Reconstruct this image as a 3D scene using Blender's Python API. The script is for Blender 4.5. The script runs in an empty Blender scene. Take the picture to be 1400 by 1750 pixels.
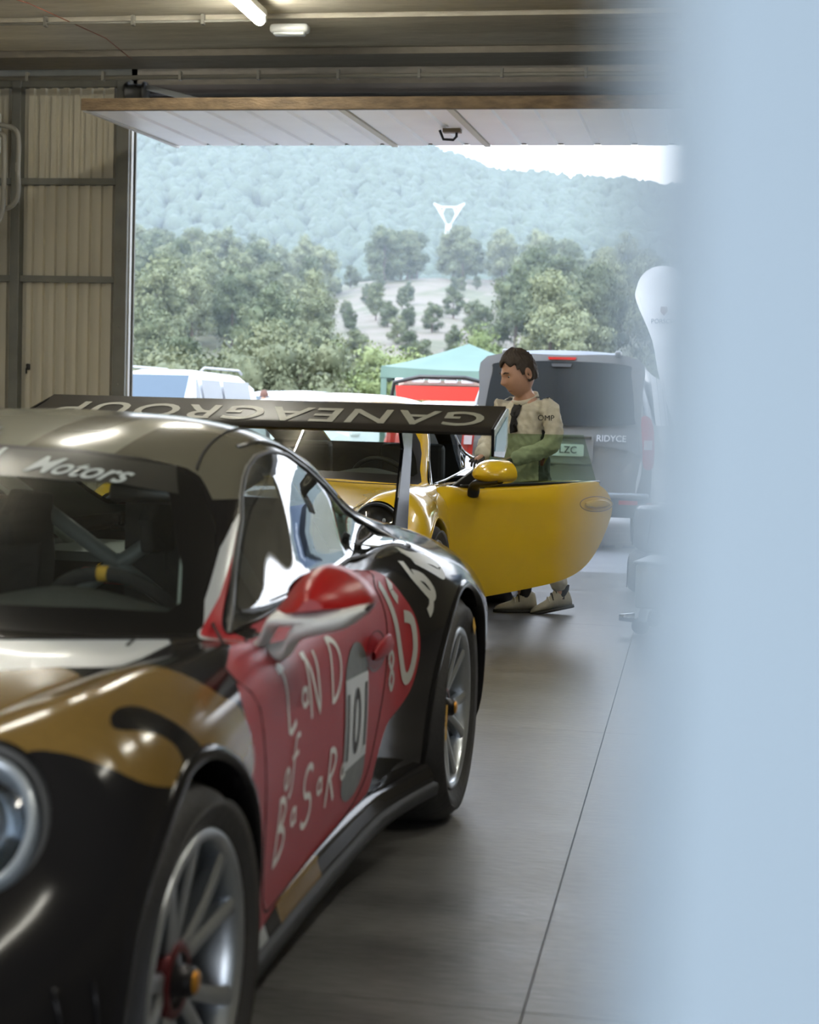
import bpy, bmesh, math, random
import numpy as np
from mathutils import Vector, Matrix
from mathutils.bvhtree import BVHTree

S = bpy.context.scene
C = S.collection
R = math.radians

# ---------------------------------------------------------------- camera
CAM_H = 1.255
F_PX, FRAME_H = 2761.0, 1750.0
PITCH, ROLL, YAW = R(3.42), R(1.63), R(9.9)
cam_data = bpy.data.cameras.new('camera')
cam = bpy.data.objects.new('camera', cam_data)
C.objects.link(cam)
cam_data.sensor_fit = 'VERTICAL'
cam_data.sensor_height = 36.0
cam_data.lens = 36.0 * F_PX / FRAME_H
cam_data.clip_start, cam_data.clip_end = 0.02, 5000
_fwd = Vector((-math.sin(YAW) * math.cos(PITCH), math.cos(YAW) * math.cos(PITCH), -math.sin(PITCH)))
_right = Vector((math.cos(YAW), math.sin(YAW), 0))
_up = _right.cross(_fwd)
_c, _s = math.cos(ROLL), math.sin(ROLL)
_r2 = _right * _c + _up * _s            # image turned clockwise by ROLL
_u2 = _up * _c - _right * _s
M = Matrix((( _r2.x, _u2.x, -_fwd.x, 0), (_r2.y, _u2.y, -_fwd.y, 0), (_r2.z, _u2.z, -_fwd.z, CAM_H), (0, 0, 0, 1)))
cam.matrix_world = M
cam_data.dof.use_dof = True
cam_data.dof.focus_distance = 8.3
cam_data.dof.aperture_fstop = 3.9
S.camera = cam

# ---------------------------------------------------------------- sky, sun, exposure
world = bpy.data.worlds.new('sky')
S.world = world
world.use_nodes = True
_nt = world.node_tree
_nt.nodes.clear()
_out = _nt.nodes.new('ShaderNodeOutputWorld')
_bg = _nt.nodes.new('ShaderNodeBackground')
_tc = _nt.nodes.new('ShaderNodeTexCoord')
_sx = _nt.nodes.new('ShaderNodeSeparateXYZ')
_rp = _nt.nodes.new('ShaderNodeValToRGB')
_rp.color_ramp.elements[0].position = 0.0
_rp.color_ramp.elements[0].color = (0.93, 0.96, 1.0, 1)
_rp.color_ramp.elements[1].position = 0.9
_rp.color_ramp.elements[1].color = (0.62, 0.76, 1.0, 1)
_nt.links.new(_tc.outputs['Generated'], _sx.inputs[0])
_nt.links.new(_sx.outputs[2], _rp.inputs[0])
_nt.links.new(_rp.outputs[0], _bg.inputs[0])
_bg.inputs[1].default_value = 1.3
_nt.links.new(_bg.outputs[0], _out.inputs[0])

sun_d = bpy.data.lights.new('sun', 'SUN')
sun_d.energy = .8
sun_d.angle = R(25)
sun_d.color = (1.0, 0.94, 0.85)
sun = bpy.data.objects.new('sun', sun_d)
C.objects.link(sun)
sun.rotation_euler = (R(38), R(-28), 0)

S.view_settings.view_transform = 'Standard'
S.view_settings.look = 'None'
S.view_settings.gamma = 1.0
S.view_settings.use_curve_mapping = False
S.view_settings.exposure = 2.05
S.cycles.max_bounces = 8
S.cycles.diffuse_bounces = 4
S.cycles.glossy_bounces = 4
S.cycles.transparent_max_bounces = 12
S.cycles.volume_bounces = 1
S.cycles.use_denoising = True
S.cycles.sample_clamp_indirect = 6.0
S.cycles.caustics_reflective = False
S.cycles.caustics_refractive = False

# ---------------------------------------------------------------- helpers
random.seed(7)
MATS = {}

def mat(name, col, rough=0.5, metal=0.0, coat=0.0, spec=0.5, var=0.0, vscale=8.0, bump=0.0, bscale=40.0,
        trans=0.0, emit=None, estr=0.0, sheen=0.0, coord='Object', stretch=(1, 1, 1), flake=0.0, coat_rough=0.03):
    """Procedural Principled material; var = noise variation of the colour."""
    if name in MATS:
        return MATS[name]
    m = bpy.data.materials.new(name)
    m.use_nodes = True
    nt = m.node_tree
    b = nt.nodes['Principled BSDF']
    b.inputs['Base Color'].default_value = (*col, 1)
    b.inputs['Roughness'].default_value = rough
    b.inputs['Metallic'].default_value = metal
    b.inputs['Coat Weight'].default_value = coat
    b.inputs['Coat Roughness'].default_value = coat_rough
    b.inputs['Specular IOR Level'].default_value = spec
    b.inputs['Transmission Weight'].default_value = trans
    b.inputs['Sheen Weight'].default_value = sheen
    if emit:
        b.inputs['Emission Color'].default_value = (*emit, 1)
        b.inputs['Emission Strength'].default_value = estr
    tc = nt.nodes.new('ShaderNodeTexCoord')
    mp = nt.nodes.new('ShaderNodeMapping')
    mp.inputs['Scale'].default_value = stretch
    nt.links.new(tc.outputs[coord], mp.inputs[0])
    n = nt.nodes.new('ShaderNodeTexNoise')
    n.inputs['Scale'].default_value = vscale
    n.inputs['Detail'].default_value = 5
    nt.links.new(mp.outputs[0], n.inputs['Vector'])
    v = max(var, 0.02)
    mr = nt.nodes.new('ShaderNodeMapRange')
    mr.inputs['From Min'].default_value = 0.25
    mr.inputs['From Max'].default_value = 0.75
    mr.inputs['To Min'].default_value = 1 - v
    mr.inputs['To Max'].default_value = 1 + v
    nt.links.new(n.outputs['Fac'], mr.inputs['Value'])
    mx = nt.nodes.new('ShaderNodeVectorMath')
    mx.operation = 'SCALE'
    mx.inputs[0].default_value = col
    nt.links.new(mr.outputs[0], mx.inputs['Scale'])
    nt.links.new(mx.outputs[0], b.inputs['Base Color'])
    if bump:
        nb = nt.nodes.new('ShaderNodeTexNoise')
        nb.inputs['Scale'].default_value = bscale
        nb.inputs['Detail'].default_value = 4
        nt.links.new(mp.outputs[0], nb.inputs['Vector'])
        bp = nt.nodes.new('ShaderNodeBump')
        bp.inputs['Strength'].default_value = bump
        bp.inputs['Distance'].default_value = 0.02
        nt.links.new(nb.outputs['Fac'], bp.inputs['Height'])
        nt.links.new(bp.outputs[0], b.inputs['Normal'])
    MATS[name] = m
    return m

def glass_mat(name, tint=(0.75, 0.8, 0.8), opacity=0.12, ior=1.5, base=(0.02, 0.025, 0.025), rough=0.0):
    """Thin sheet glass: Fresnel reflection over a tinted clear layer with a little body of its own."""
    if name in MATS:
        return MATS[name]
    m = bpy.data.materials.new(name)
    m.use_nodes = True
    nt = m.node_tree
    nt.nodes.clear()
    out = nt.nodes.new('ShaderNodeOutputMaterial')
    tr = nt.nodes.new('ShaderNodeBsdfTransparent')
    tr.inputs[0].default_value = (*tint, 1)
    df = nt.nodes.new('ShaderNodeBsdfDiffuse')
    df.inputs[0].default_value = (*base, 1)
    gl = nt.nodes.new('ShaderNodeBsdfGlossy')
    gl.inputs['Roughness'].default_value = rough
    lw = nt.nodes.new('ShaderNodeLayerWeight')
    lw.inputs[0].default_value = 0.5
    pw = nt.nodes.new('ShaderNodeMath'); pw.operation = 'POWER'; pw.inputs[1].default_value = 4.5
    nt.links.new(lw.outputs['Facing'], pw.inputs[0])
    fr = nt.nodes.new('ShaderNodeMapRange')
    r0 = ((ior - 1) / (ior + 1)) ** 2
    fr.inputs['To Min'].default_value = r0 * 1.6
    fr.inputs['To Max'].default_value = 1.0
    nt.links.new(pw.outputs[0], fr.inputs['Value'])
    a = nt.nodes.new('ShaderNodeMixShader')
    a.inputs[0].default_value = opacity
    nt.links.new(tr.outputs[0], a.inputs[1])
    nt.links.new(df.outputs[0], a.inputs[2])
    b = nt.nodes.new('ShaderNodeMixShader')
    nt.links.new(fr.outputs[0], b.inputs[0])
    nt.links.new(a.outputs[0], b.inputs[1])
    nt.links.new(gl.outputs[0], b.inputs[2])
    nt.links.new(b.outputs[0], out.inputs[0])
    MATS[name] = m
    return m

def tag(o, label=None, cat=None, group=None, kind=None):
    if label: o['label'] = label
    if cat: o['category'] = cat
    if group: o['group'] = group
    if kind: o['kind'] = kind
    return o

def empty(name, loc=(0, 0, 0), rz=0.0, parent=None):
    o = bpy.data.objects.new(name, None)
    o.empty_display_size = 0.1
    C.objects.link(o)
    o.location = loc
    o.rotation_euler = (0, 0, rz)
    if parent: o.parent = parent
    return o

def link(name, me, m=None, parent=None, loc=None, rot=None):
    o = bpy.data.objects.new(name, me)
    C.objects.link(o)
    if m is not None:
        for k in (m if isinstance(m, (list, tuple)) else [m]):
            me.materials.append(k)
    if parent: o.parent = parent
    if loc is not None: o.location = loc
    if rot is not None: o.rotation_euler = rot
    return o

def copy_tree(o, parent=None):
    c = o.copy()
    C.objects.link(c)
    c.parent = parent
    for ch in list(o.children):
        copy_tree(ch, c)
    return c

class MB:
    """Collects shapes into one mesh."""
    def __init__(self):
        self.v, self.f, self.sm, self.mi = [], [], [], []
    def add(self, vs, fs, smooth=False, mi=0):
        n = len(self.v)
        self.v += [tuple(p) for p in vs]
        self.f += [tuple(i + n for i in q) for q in fs]
        self.sm += [smooth] * len(fs)
        self.mi += [mi] * len(fs)
        return self
    def box(self, c, s, rot=None, mi=0, taper=1.0):
        x, y, z = s[0] / 2, s[1] / 2, s[2] / 2
        t = taper
        vs = [Vector(p) for p in ((-x, -y, -z), (x, -y, -z), (x, y, -z), (-x, y, -z), (-x*t, -y*t, z), (x*t, -y*t, z), (x*t, y*t, z), (-x*t, y*t, z))]
        if rot is not None:
            vs = [rot @ p for p in vs]
        c = Vector(c)
        return self.add([p + c for p in vs], [(0, 3, 2, 1), (4, 5, 6, 7), (0, 1, 5, 4), (1, 2, 6, 5), (2, 3, 7, 6), (3, 0, 4, 7)], False, mi)
    def rbox(self, c, s, r=0.01, n=2, rot=None, mi=0, smooth=True):
        """box with rounded edges"""
        bm = bmesh.new()
        bmesh.ops.create_cube(bm, size=1)
        bmesh.ops.scale(bm, vec=s, verts=bm.verts)
        bmesh.ops.bevel(bm, geom=list(bm.edges), offset=min(r, min(s) * 0.49), segments=n, affect='EDGES', profile=0.5)
        bm.verts.index_update()
        c = Vector(c)
        vs = [(rot @ v.co if rot is not None else v.co) + c for v in bm.verts]
        fs = [tuple(v.index for v in f.verts) for f in bm.faces]
        bm.free()
        return self.add(vs, fs, smooth, mi)
    def tube(self, pts, r, seg=8, cap=True, mi=0, closed=False):
        pts = [Vector(p) for p in pts]
        n = len(pts)
        rs = r if isinstance(r, (list, tuple)) else [r] * n
        vs, fs = [], []
        up = None
        for i, p in enumerate(pts):
            a = pts[(i - 1) % n] if (closed or i > 0) else p
            b = pts[(i + 1) % n] if (closed or i < n - 1) else p
            t = (b - a).normalized()
            if up is None:
                up = Vector((0, 0, 1)) if abs(t.z) < 0.9 else Vector((1, 0, 0))
            u = (up - t * up.dot(t)).normalized()
            up = u
            w = t.cross(u)
            for k in range(seg):
                an = 2 * math.pi * k / seg
                vs.append(p + (u * math.cos(an) + w * math.sin(an)) * rs[i])
        m = n if closed else n - 1
        for i in range(m):
            for k in range(seg):
                k2 = (k + 1) % seg
                j = (i + 1) % n
                fs.append((i * seg + k, i * seg + k2, j * seg + k2, j * seg + k))
        if cap and not closed:
            fs.append(tuple(range(seg - 1, -1, -1)))
            fs.append(tuple((n - 1) * seg + k for k in range(seg)))
        return self.add(vs, fs, True, mi)
    def lathe(self, prof, seg=32, M4=None, mi=0, smooth=True, a0=0.0, a1=2 * math.pi):
        """prof: (radius, height) turned around local z; M4 places it."""
        full = abs(a1 - a0 - 2 * math.pi) < 1e-6
        ns = seg if full else seg + 1
        vs, fs = [], []
        for k in range(ns):
            an = a0 + (a1 - a0) * k / seg
            for (rr, h) in prof:
                p = Vector((rr * math.cos(an), rr * math.sin(an), h))
                vs.append(M4 @ p if M4 is not None else p)
        m = len(prof)
        for k in range(seg):
            k2 = (k + 1) % ns
            for i in range(m - 1):
                fs.append((k * m + i, k2 * m + i, k2 * m + i + 1, k * m + i + 1))
        return self.add(vs, fs, smooth, mi)
    def prism(self, poly, fn, d0, d1, mi=0):
        """poly: 2D outline; fn(a, b, d) -> 3D point; extruded from d0 to d1."""
        n = len(poly)
        vs = [fn(a, b, d0) for a, b in poly] + [fn(a, b, d1) for a, b in poly]
        fs = [tuple(range(n - 1, -1, -1)), tuple(range(n, 2 * n))]
        fs += [(i, (i + 1) % n, n + (i + 1) % n, n + i) for i in range(n)]
        return self.add(vs, fs, False, mi)
    def grid(self, rows, smooth=True, mi=0, closed=False, flip=False):
        nr, nc = len(rows), len(rows[0])
        vs = [p for r_ in rows for p in r_]
        fs = []
        for i in range(nr - 1):
            for j in range(nc if closed else nc - 1):
                j2 = (j + 1) % nc
                q = (i * nc + j, i * nc + j2, (i + 1) * nc + j2, (i + 1) * nc + j)
                fs.append(q[::-1] if flip else q)
        return self.add(vs, fs, smooth, mi)
    def mesh(self, name):
        me = bpy.data.meshes.new(name)
        me.from_pydata(self.v, [], self.f)
        me.polygons.foreach_set('use_smooth', self.sm)
        me.polygons.foreach_set('material_index', self.mi)
        me.update()
        return me
    def build(self, name, m, parent=None, loc=None, rot=None, fix=True, bevel=0.0, angle=None, subsurf=0):
        me = self.mesh(name)
        if fix:
            bm = bmesh.new(); bm.from_mesh(me)
            bmesh.ops.recalc_face_normals(bm, faces=bm.faces)
            bm.to_mesh(me); bm.free()
        o = link(name, me, m, parent, loc, rot)
        if angle is not None:
            me.set_sharp_from_angle(angle=R(angle))
        if bevel:
            b = o.modifiers.new('bevel', 'BEVEL'); b.width = bevel; b.segments = 2; b.limit_method = 'ANGLE'
        if subsurf:
            s = o.modifiers.new('sub', 'SUBSURF'); s.levels = subsurf; s.render_levels = subsurf
        return o

def xform(loc=(0, 0, 0), rot=(0, 0, 0), scale=(1, 1, 1)):
    from mathutils import Euler
    return Matrix.LocRotScale(Vector(loc), Euler(rot), Vector(scale))

def frame_to(loc, normal, up=(0, 0, 1)):
    """matrix with local z along normal"""
    n = Vector(normal).normalized()
    u = Vector(up)
    x = u.cross(n).normalized()
    y = n.cross(x)
    return Matrix(((x.x, y.x, n.x, loc[0]), (x.y, y.y, n.y, loc[1]), (x.z, y.z, n.z, loc[2]), (0, 0, 0, 1)))

def in_poly(x, y, poly):
    c = False
    n = len(poly)
    j = n - 1
    for i in range(n):
        xi, yi = poly[i]; xj, yj = poly[j]
        if (yi > y) != (yj > y) and x < (xj - xi) * (y - yi) / (yj - yi) + xi:
            c = not c
        j = i
    return c

def smooth_poly(pts, n=6, closed=True):
    """Catmull-Rom through 2D/3D points"""
    P = [np.array(p, float) for p in pts]
    m = len(P)
    out = []
    for i in range(m if closed else m - 1):
        p0 = P[(i - 1) % m] if (closed or i > 0) else P[i]
        p1, p2 = P[i], P[(i + 1) % m]
        p3 = P[(i + 2) % m] if (closed or i < m - 2) else p2
        for k in range(n):
            t = k / n
            out.append(0.5 * (2 * p1 + (p2 - p0) * t + (2 * p0 - 5 * p1 + 4 * p2 - p3) * t * t + (3 * p1 - p0 - 3 * p2 + p3) * t ** 3))
    if not closed:
        out.append(P[-1])
    return [tuple(q) for q in out]

def pchip(xs, ys, xq):
    """monotone cubic; ys shape (n, k)"""
    xs = np.asarray(xs, float); ys = np.asarray(ys, float)
    h = np.diff(xs)[:, None]
    d = np.diff(ys, axis=0) / h
    m = np.zeros_like(ys)
    if len(xs) > 2:
        w1 = 2 * h[1:] + h[:-1]; w2 = h[1:] + 2 * h[:-1]
        with np.errstate(divide='ignore', invalid='ignore'):
            hm = (w1 + w2) / (w1 / d[:-1] + w2 / d[1:])
        m[1:-1] = np.where(d[:-1] * d[1:] > 0, hm, 0.0)
    m[0] = d[0]; m[-1] = d[-1]
    i = np.clip(np.searchsorted(xs, xq, side='right') - 1, 0, len(xs) - 2)
    t = ((xq - xs[i]) / (xs[i + 1] - xs[i]))[:, None]
    hh = h[i]
    return ((1 + 2 * t) * (1 - t) ** 2) * ys[i] + (t * (1 - t) ** 2) * hh * m[i] + (t * t * (3 - 2 * t)) * ys[i + 1] + (t * t * (t - 1)) * hh * m[i + 1]

def catmull(xs, ys, xq):
    """cubic Hermite with finite-difference tangents on a non-uniform parameter"""
    xs = np.asarray(xs, float); ys = np.asarray(ys, float)
    h = np.diff(xs)[:, None]
    d = np.diff(ys, axis=0) / h
    m = np.zeros_like(ys)
    m[1:-1] = (d[:-1] * h[1:] + d[1:] * h[:-1]) / (h[1:] + h[:-1])
    m[0] = d[0]; m[-1] = d[-1]
    i = np.clip(np.searchsorted(xs, xq, side='right') - 1, 0, len(xs) - 2)
    t = ((xq - xs[i]) / (xs[i + 1] - xs[i]))[:, None]
    hh = h[i]
    return ((1 + 2 * t) * (1 - t) ** 2) * ys[i] + (t * (1 - t) ** 2) * hh * m[i] + (t * t * (3 - 2 * t)) * ys[i + 1] + (t * t * (t - 1)) * hh * m[i + 1]

def text_mesh(txt, size=1.0, shear=0.0, extrude=0.0, bold=0.0, spacing=1.0):
    cu = bpy.data.curves.new('lettering', 'FONT')
    cu.body = txt
    cu.size = size
    cu.shear = shear
    cu.extrude = extrude
    cu.offset = bold
    cu.space_character = spacing
    cu.align_x = 'CENTER'
    cu.align_y = 'CENTER'
    cu.resolution_u = 4
    ob = bpy.data.objects.new('lettering', cu)
    C.objects.link(ob)
    dg = bpy.context.evaluated_depsgraph_get()
    me = bpy.data.meshes.new_from_object(ob.evaluated_get(dg))
    bpy.data.objects.remove(ob)
    bpy.data.curves.remove(cu)
    return me

def text_obj(name, txt, size, m, parent, M4, **kw):
    me = text_mesh(txt, size, **kw)
    me.transform(M4)
    return link(name, me, m, parent)

# ---------------------------------------------------------------- the garage
DOOR_Y = 13.4
M_conc = None
def concrete_mat(name, c0, c1, rough, streak=(1, 1, 1), bump=.25, rvar=.15, scale=1.6):
    m = bpy.data.materials.new(name); m.use_nodes = True
    nt = m.node_tree; b = nt.nodes['Principled BSDF']
    tc = nt.nodes.new('ShaderNodeTexCoord'); mp = nt.nodes.new('ShaderNodeMapping')
    mp.inputs['Scale'].default_value = streak
    nt.links.new(tc.outputs['Object'], mp.inputs[0])
    n1 = nt.nodes.new('ShaderNodeTexNoise'); n1.inputs['Scale'].default_value = scale; n1.inputs['Detail'].default_value = 8; n1.inputs['Roughness'].default_value = .65
    n2 = nt.nodes.new('ShaderNodeTexNoise'); n2.inputs['Scale'].default_value = scale * 14; n2.inputs['Detail'].default_value = 6
    nt.links.new(mp.outputs[0], n1.inputs['Vector']); nt.links.new(mp.outputs[0], n2.inputs['Vector'])
    mx = nt.nodes.new('ShaderNodeMix'); mx.data_type = 'FLOAT'; mx.inputs[0].default_value = .35
    nt.links.new(n1.outputs[0], mx.inputs[2]); nt.links.new(n2.outputs[0], mx.inputs[3])
    rp = nt.nodes.new('ShaderNodeValToRGB')
    rp.color_ramp.elements[0].position = .32; rp.color_ramp.elements[0].color = (*c0, 1)
    rp.color_ramp.elements[1].position = .68; rp.color_ramp.elements[1].color = (*c1, 1)
    nt.links.new(mx.outputs[0], rp.inputs[0]); nt.links.new(rp.outputs[0], b.inputs['Base Color'])
    rr = nt.nodes.new('ShaderNodeMapRange'); rr.inputs['To Min'].default_value = rough - rvar; rr.inputs['To Max'].default_value = rough + rvar
    nt.links.new(n1.outputs[0], rr.inputs[0]); nt.links.new(rr.outputs[0], b.inputs['Roughness'])
    bp = nt.nodes.new('ShaderNodeBump'); bp.inputs['Strength'].default_value = bump; bp.inputs['Distance'].default_value = .01
    nt.links.new(n2.outputs[0], bp.inputs['Height']); nt.links.new(bp.outputs[0], b.inputs['Normal'])
    MATS[name] = m
    return m

M_floor = concrete_mat('worn_concrete_floor', (.070, .069, .067), (.195, .190, .182), .36, (.8, 3.2, 1), .2, .10, 1.5)
M_ceil = concrete_mat('board_marked_concrete', (.36, .325, .25), (.66, .615, .50), .85, (.25, 2.2, 1), .5, .05, 2.0)
M_beam = concrete_mat('stained_edge_beam', (.17, .15, .12), (.30, .265, .21), .85, (.3, 2, 1), .4, .05, 2.0)
M_steel = mat('painted_steel_grey', (.14, .14, .12), .5, var=.15, vscale=6)
M_sheet = mat('cream_sheet_metal', (.46, .425, .33), .5, var=.08, vscale=3, stretch=(1, 1, .3))
M_wall = mat('plaster_cream', (.40, .36, .28), .8, var=.08, vscale=2, bump=.2, bscale=30)
M_rust = mat('rusty_door_edge', (.14, .095, .052), .7, var=.5, vscale=7, bump=.3, bscale=30, stretch=(1, 1, 3))
M_wsheet = mat('white_door_sheet', (.88, .88, .90), .4, var=.04, vscale=2)
M_conduit = mat('plastic_conduit_grey', (.20, .19, .16), .5)
M_purlin = mat('steel_purlin', (.15, .135, .13), .5, var=.12, vscale=3)

floor = tag(MB().box((.65, 5.2, -.06), (13.9, 16.5, .08)).build('floor', mat('floor_joint_dark', (.11, .11, .105), .9)), kind='structure')
gx = [-6.3, -3.62, -.31, 3.0, 7.6]
gy = [-3.0, .2, 3.35, 6.5, 9.95, DOOR_Y + .03]
for i in range(len(gx) - 1):
    for j in range(len(gy) - 1):
        a0, a1, b0, b1 = gx[i] + .002, gx[i + 1] - .002, gy[j] + .0015, gy[j + 1] - .0015
        MB().box(((a0 + a1) / 2, (b0 + b1) / 2, -.015), (a1 - a0, b1 - b0, .03)).build('floor_slab', M_floor, floor)
ceiling = tag(MB().box((.65, 5.2, 4.42), (13.9, 16.5, .1)).build('ceiling', M_beam), kind='structure')
k = 0
yy = 12.92
for w_ in [.98] * 16:
    y1 = yy; y0 = yy - w_
    if y0 < -3: break
    MB().box((.65, (y0 + y1) / 2, 4.28 + .03 * (k % 2)), (13.8, w_ - .03, .16)).build('ceiling_plank', M_ceil, ceiling)
    yy = y0; k += 1
MB().box((.65, 13.17, 4.26), (13.8, .48, .22)).build('edge_beam', M_beam, ceiling)
wbk = tag(MB().box((.65, -3.05, 3.5), (13.9, .2, 1.6)).build('wall_back', M_wall), kind='structure')  # unseen rear wall, added to hold back daylight from behind
MB().box((-5.0, -3.05, 1.35), (2.6, .2, 2.7)).build('back_pier', M_wall, wbk)  # unseen piers narrow the rear opening to dim the near floor
MB().box((4.9, -3.05, 1.35), (5.4, .2, 2.7)).build('back_pier', M_wall, wbk)
wl = tag(MB().box((-6.4, 5.2, 2.1), (.2, 16.5, 4.4)).build('wall_left', M_wall), kind='structure')
wr = tag(MB().box((7.7, 5.2, 2.1), (.2, 16.5, 4.4)).build('wall_right', M_wall), kind='structure')

# corrugated wall beside the door opening
wall_front = tag(MB().box((-5.6, 13.52, 2.1), (1.5, .02, 4.3)).build('wall_front', M_steel), kind='structure')
def corrugated(x0, x1, z0, z1, y, pitch=.105, dep=.034, axis='z'):
    """trapezoid sheet standing in the xz plane"""
    xs = [(x0, 0.0)]
    x = x0
    while x < x1 - 1e-6:
        for f, d in ((.42, 0), (.50, -dep), (.92, -dep), (1.0, 0)):
            q = x + pitch * f
            if q < x1: xs.append((q, d))
        x += pitch
    xs.append((x1, xs[-1][1]))
    lo = [(a, y + d, z0) for a, d in xs]; hi = [(a, y + d, z1) for a, d in xs]
    return MB().grid([lo, hi], smooth=False)
for (x0, x1) in ((-6.3, -5.93), (-5.86, -4.98)):
    for (z0, z1) in ((0, 1.13), (1.19, 2.325), (2.38, 3.165), (3.22, 4.0)):
        corrugated(x0, x1, z0, z1, 13.47).build('cladding_sheet', M_sheet, wall_front)
for x, w_ in ((-5.895, .085), (-4.925, .115)):
    MB().box((x, 13.42, 2.03), (w_, .10, 4.06)).build('steel_post', M_steel, wall_front, bevel=.006)
for z in (1.16, 2.353, 3.193, 4.03):
    for (x0, x1) in ((-6.3, -5.94), (-5.85, -4.985)):
        MB().box(((x0 + x1) / 2, 13.42, z), (x1 - x0, .05, .055)).build('steel_rail', M_steel, wall_front)
MB().box((-4.862, 13.44, 1.9), (.012, .05, 3.8)).build('door_stop', mat('stop_pale', (.4, .4, .38), .4), wall_front)
kh = MB().rbox((-5.775, 13.425, 1.585), (.035, .03, .055), .008).build('lock_case', M_trim if 'M_trim' in globals() else mat('black_trim', (.008, .008, .008), .35), wall_front)
MB().tube([(-5.775, 13.40, 1.57), (-5.775, 13.385, 1.57), (-5.775, 13.385, 1.525)], .008, 6).build('lock_key', mat('black_trim', (.008, .008, .008), .35), kh)
for x in (-4.93,):
    for z in (1.45, 1.95, 2.6):
        MB().lathe([(0, .008), (.008, .006), (.009, 0)], 10, xform((x, 13.369, z), (math.pi / 2, 0, 0))).build('bolt_head', M_steel, wall_front)
# right jamb
wall_jamb = tag(MB().box((4.95, 13.5, 2.1), (5.3, .12, 4.3)).build('wall_jamb', M_sheet), kind='structure')
# lintel: steel purlin, brown strip for the dark gap below it
lintel = tag(MB().box((1.4, 13.52, 3.985), (12.6, .14, .075)).build('trim_1', M_purlin), kind='structure')
MB().box((1.4, 13.56, 4.11), (12.6, .10, .2)).build('lintel_plate', M_beam, lintel)
MB().box((-1.35, 13.60, 3.89), (7.0, .06, .11)).build('gap_strip', mat('gap_shade_brown', (.055, .045, .038), .7), lintel)  # shade of the gap over the door, put in as a brown strip

# tilt-up door, swung open under the ceiling
TD0, TD1 = Vector((0, 11.6, 3.49)), Vector((0, 13.83, 3.585))
XL, XR = -4.60, 2.0
tilt_door = empty('tilt_door', (0, 11.6, 3.49))
tilt_door.rotation_euler = (math.atan2(TD1.z - TD0.z, TD1.y - TD0.y), 0, 0)
LD = (TD1 - TD0).length
MB().box(((XL + XR) / 2, .02, .012), (XR - XL, .05, .088)).build('edge_beam', M_rust, tilt_door, bevel=.004)
MB().box(((XL + XR) / 2, LD - .02, .012), (XR - XL, .03, .045)).build('far_rail', mat('door_rail_brown', (.12, .085, .05), .6), tilt_door)
for x in (XL + .02, XR - .02):
    MB().box((x, LD / 2, -.005), (.035, LD, .06)).build('side_rail', mat('door_rail_white', (.5, .5, .47), .45), tilt_door)
M_soft = M_wsheet
def deck(x0, x1, pitch=.31):
    """ribbed panel seen from below: ribs run along y"""
    xs = []
    x = x0
    while x < x1 - .02:
        for f, d in ((0, 0), (.80, 0), (.84, .018), (.96, .018), (1.0, 0)):
            q = x + pitch * f
            if q <= x1: xs.append((q, d))
        x += pitch
    xs.append((x1, 0))
    return MB().grid([[(a, .045, -.02 + d) for a, d in xs], [(a, LD - .035, -.02 + d) for a, d in xs]], smooth=False)
W0, W1 = -2.62, -1.82          # wicket door
deck(XL + .04, W0 - .03).build('ribbed_panel', M_wsheet, tilt_door)
deck(W0 + .03, W1 - .03).build('wicket_door', M_wsheet, tilt_door)
deck(W1 + .03, XR - .04).build('ribbed_panel', M_wsheet, tilt_door)
for x in (W0, W1):
    MB().box((x, LD / 2, -.022), (.05, LD - .08, .022)).build('wicket_frame', mat('wicket_frame_cream', (.55, .52, .43), .5), tilt_door)
MB().box(((XL + XR) / 2, LD / 2, .03), (XR - XL - .1, LD - .1, .02)).build('door_back', M_steel, tilt_door)
hx = -2.02
MB().tube([(hx - .05, 1.15, -.03), (hx - .02, 1.15, -.10), (hx + .06, 1.15, -.105), (hx + .085, 1.15, -.08), (hx + .085, 1.15, -.03)], .011, 8).build('pull_handle', mat('black_trim', (.008, .008, .008), .35), tilt_door)
MB().box((hx + .05, 1.15, -.035), (.14, .09, .03)).build('handle_plate', mat('handle_plate_bronze', (.15, .11, .06), .5), tilt_door)
tag(tilt_door, 'white ribbed tilt-up garage door, raised open above the doorway, with rusty brown edge', 'garage door')
# its hinge arm and spring drum by the post
arm = empty('door_spring', (-4.78, 13.3, 3.93))
MB().lathe([(0, -.09), (.085, -.09), (.09, -.07), (.07, -.06), (.07, .06), (.09, .07), (.085, .09), (0, .09)], 20, xform((0, 0, 0), (0, math.pi / 2, 0))).build('spring_drum', mat('drum_dark', (.035, .035, .033), .5), arm)
MB().box((.38, .0, -.03), (.62, .03, .045), Matrix.Rotation(R(14), 3, 'Y')).build('torsion_arm', mat('arm_grey', (.25, .26, .26), .4), arm)
tag(arm, 'dark spring drum with grey arm at the top corner of the doorway', 'spring')

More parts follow.
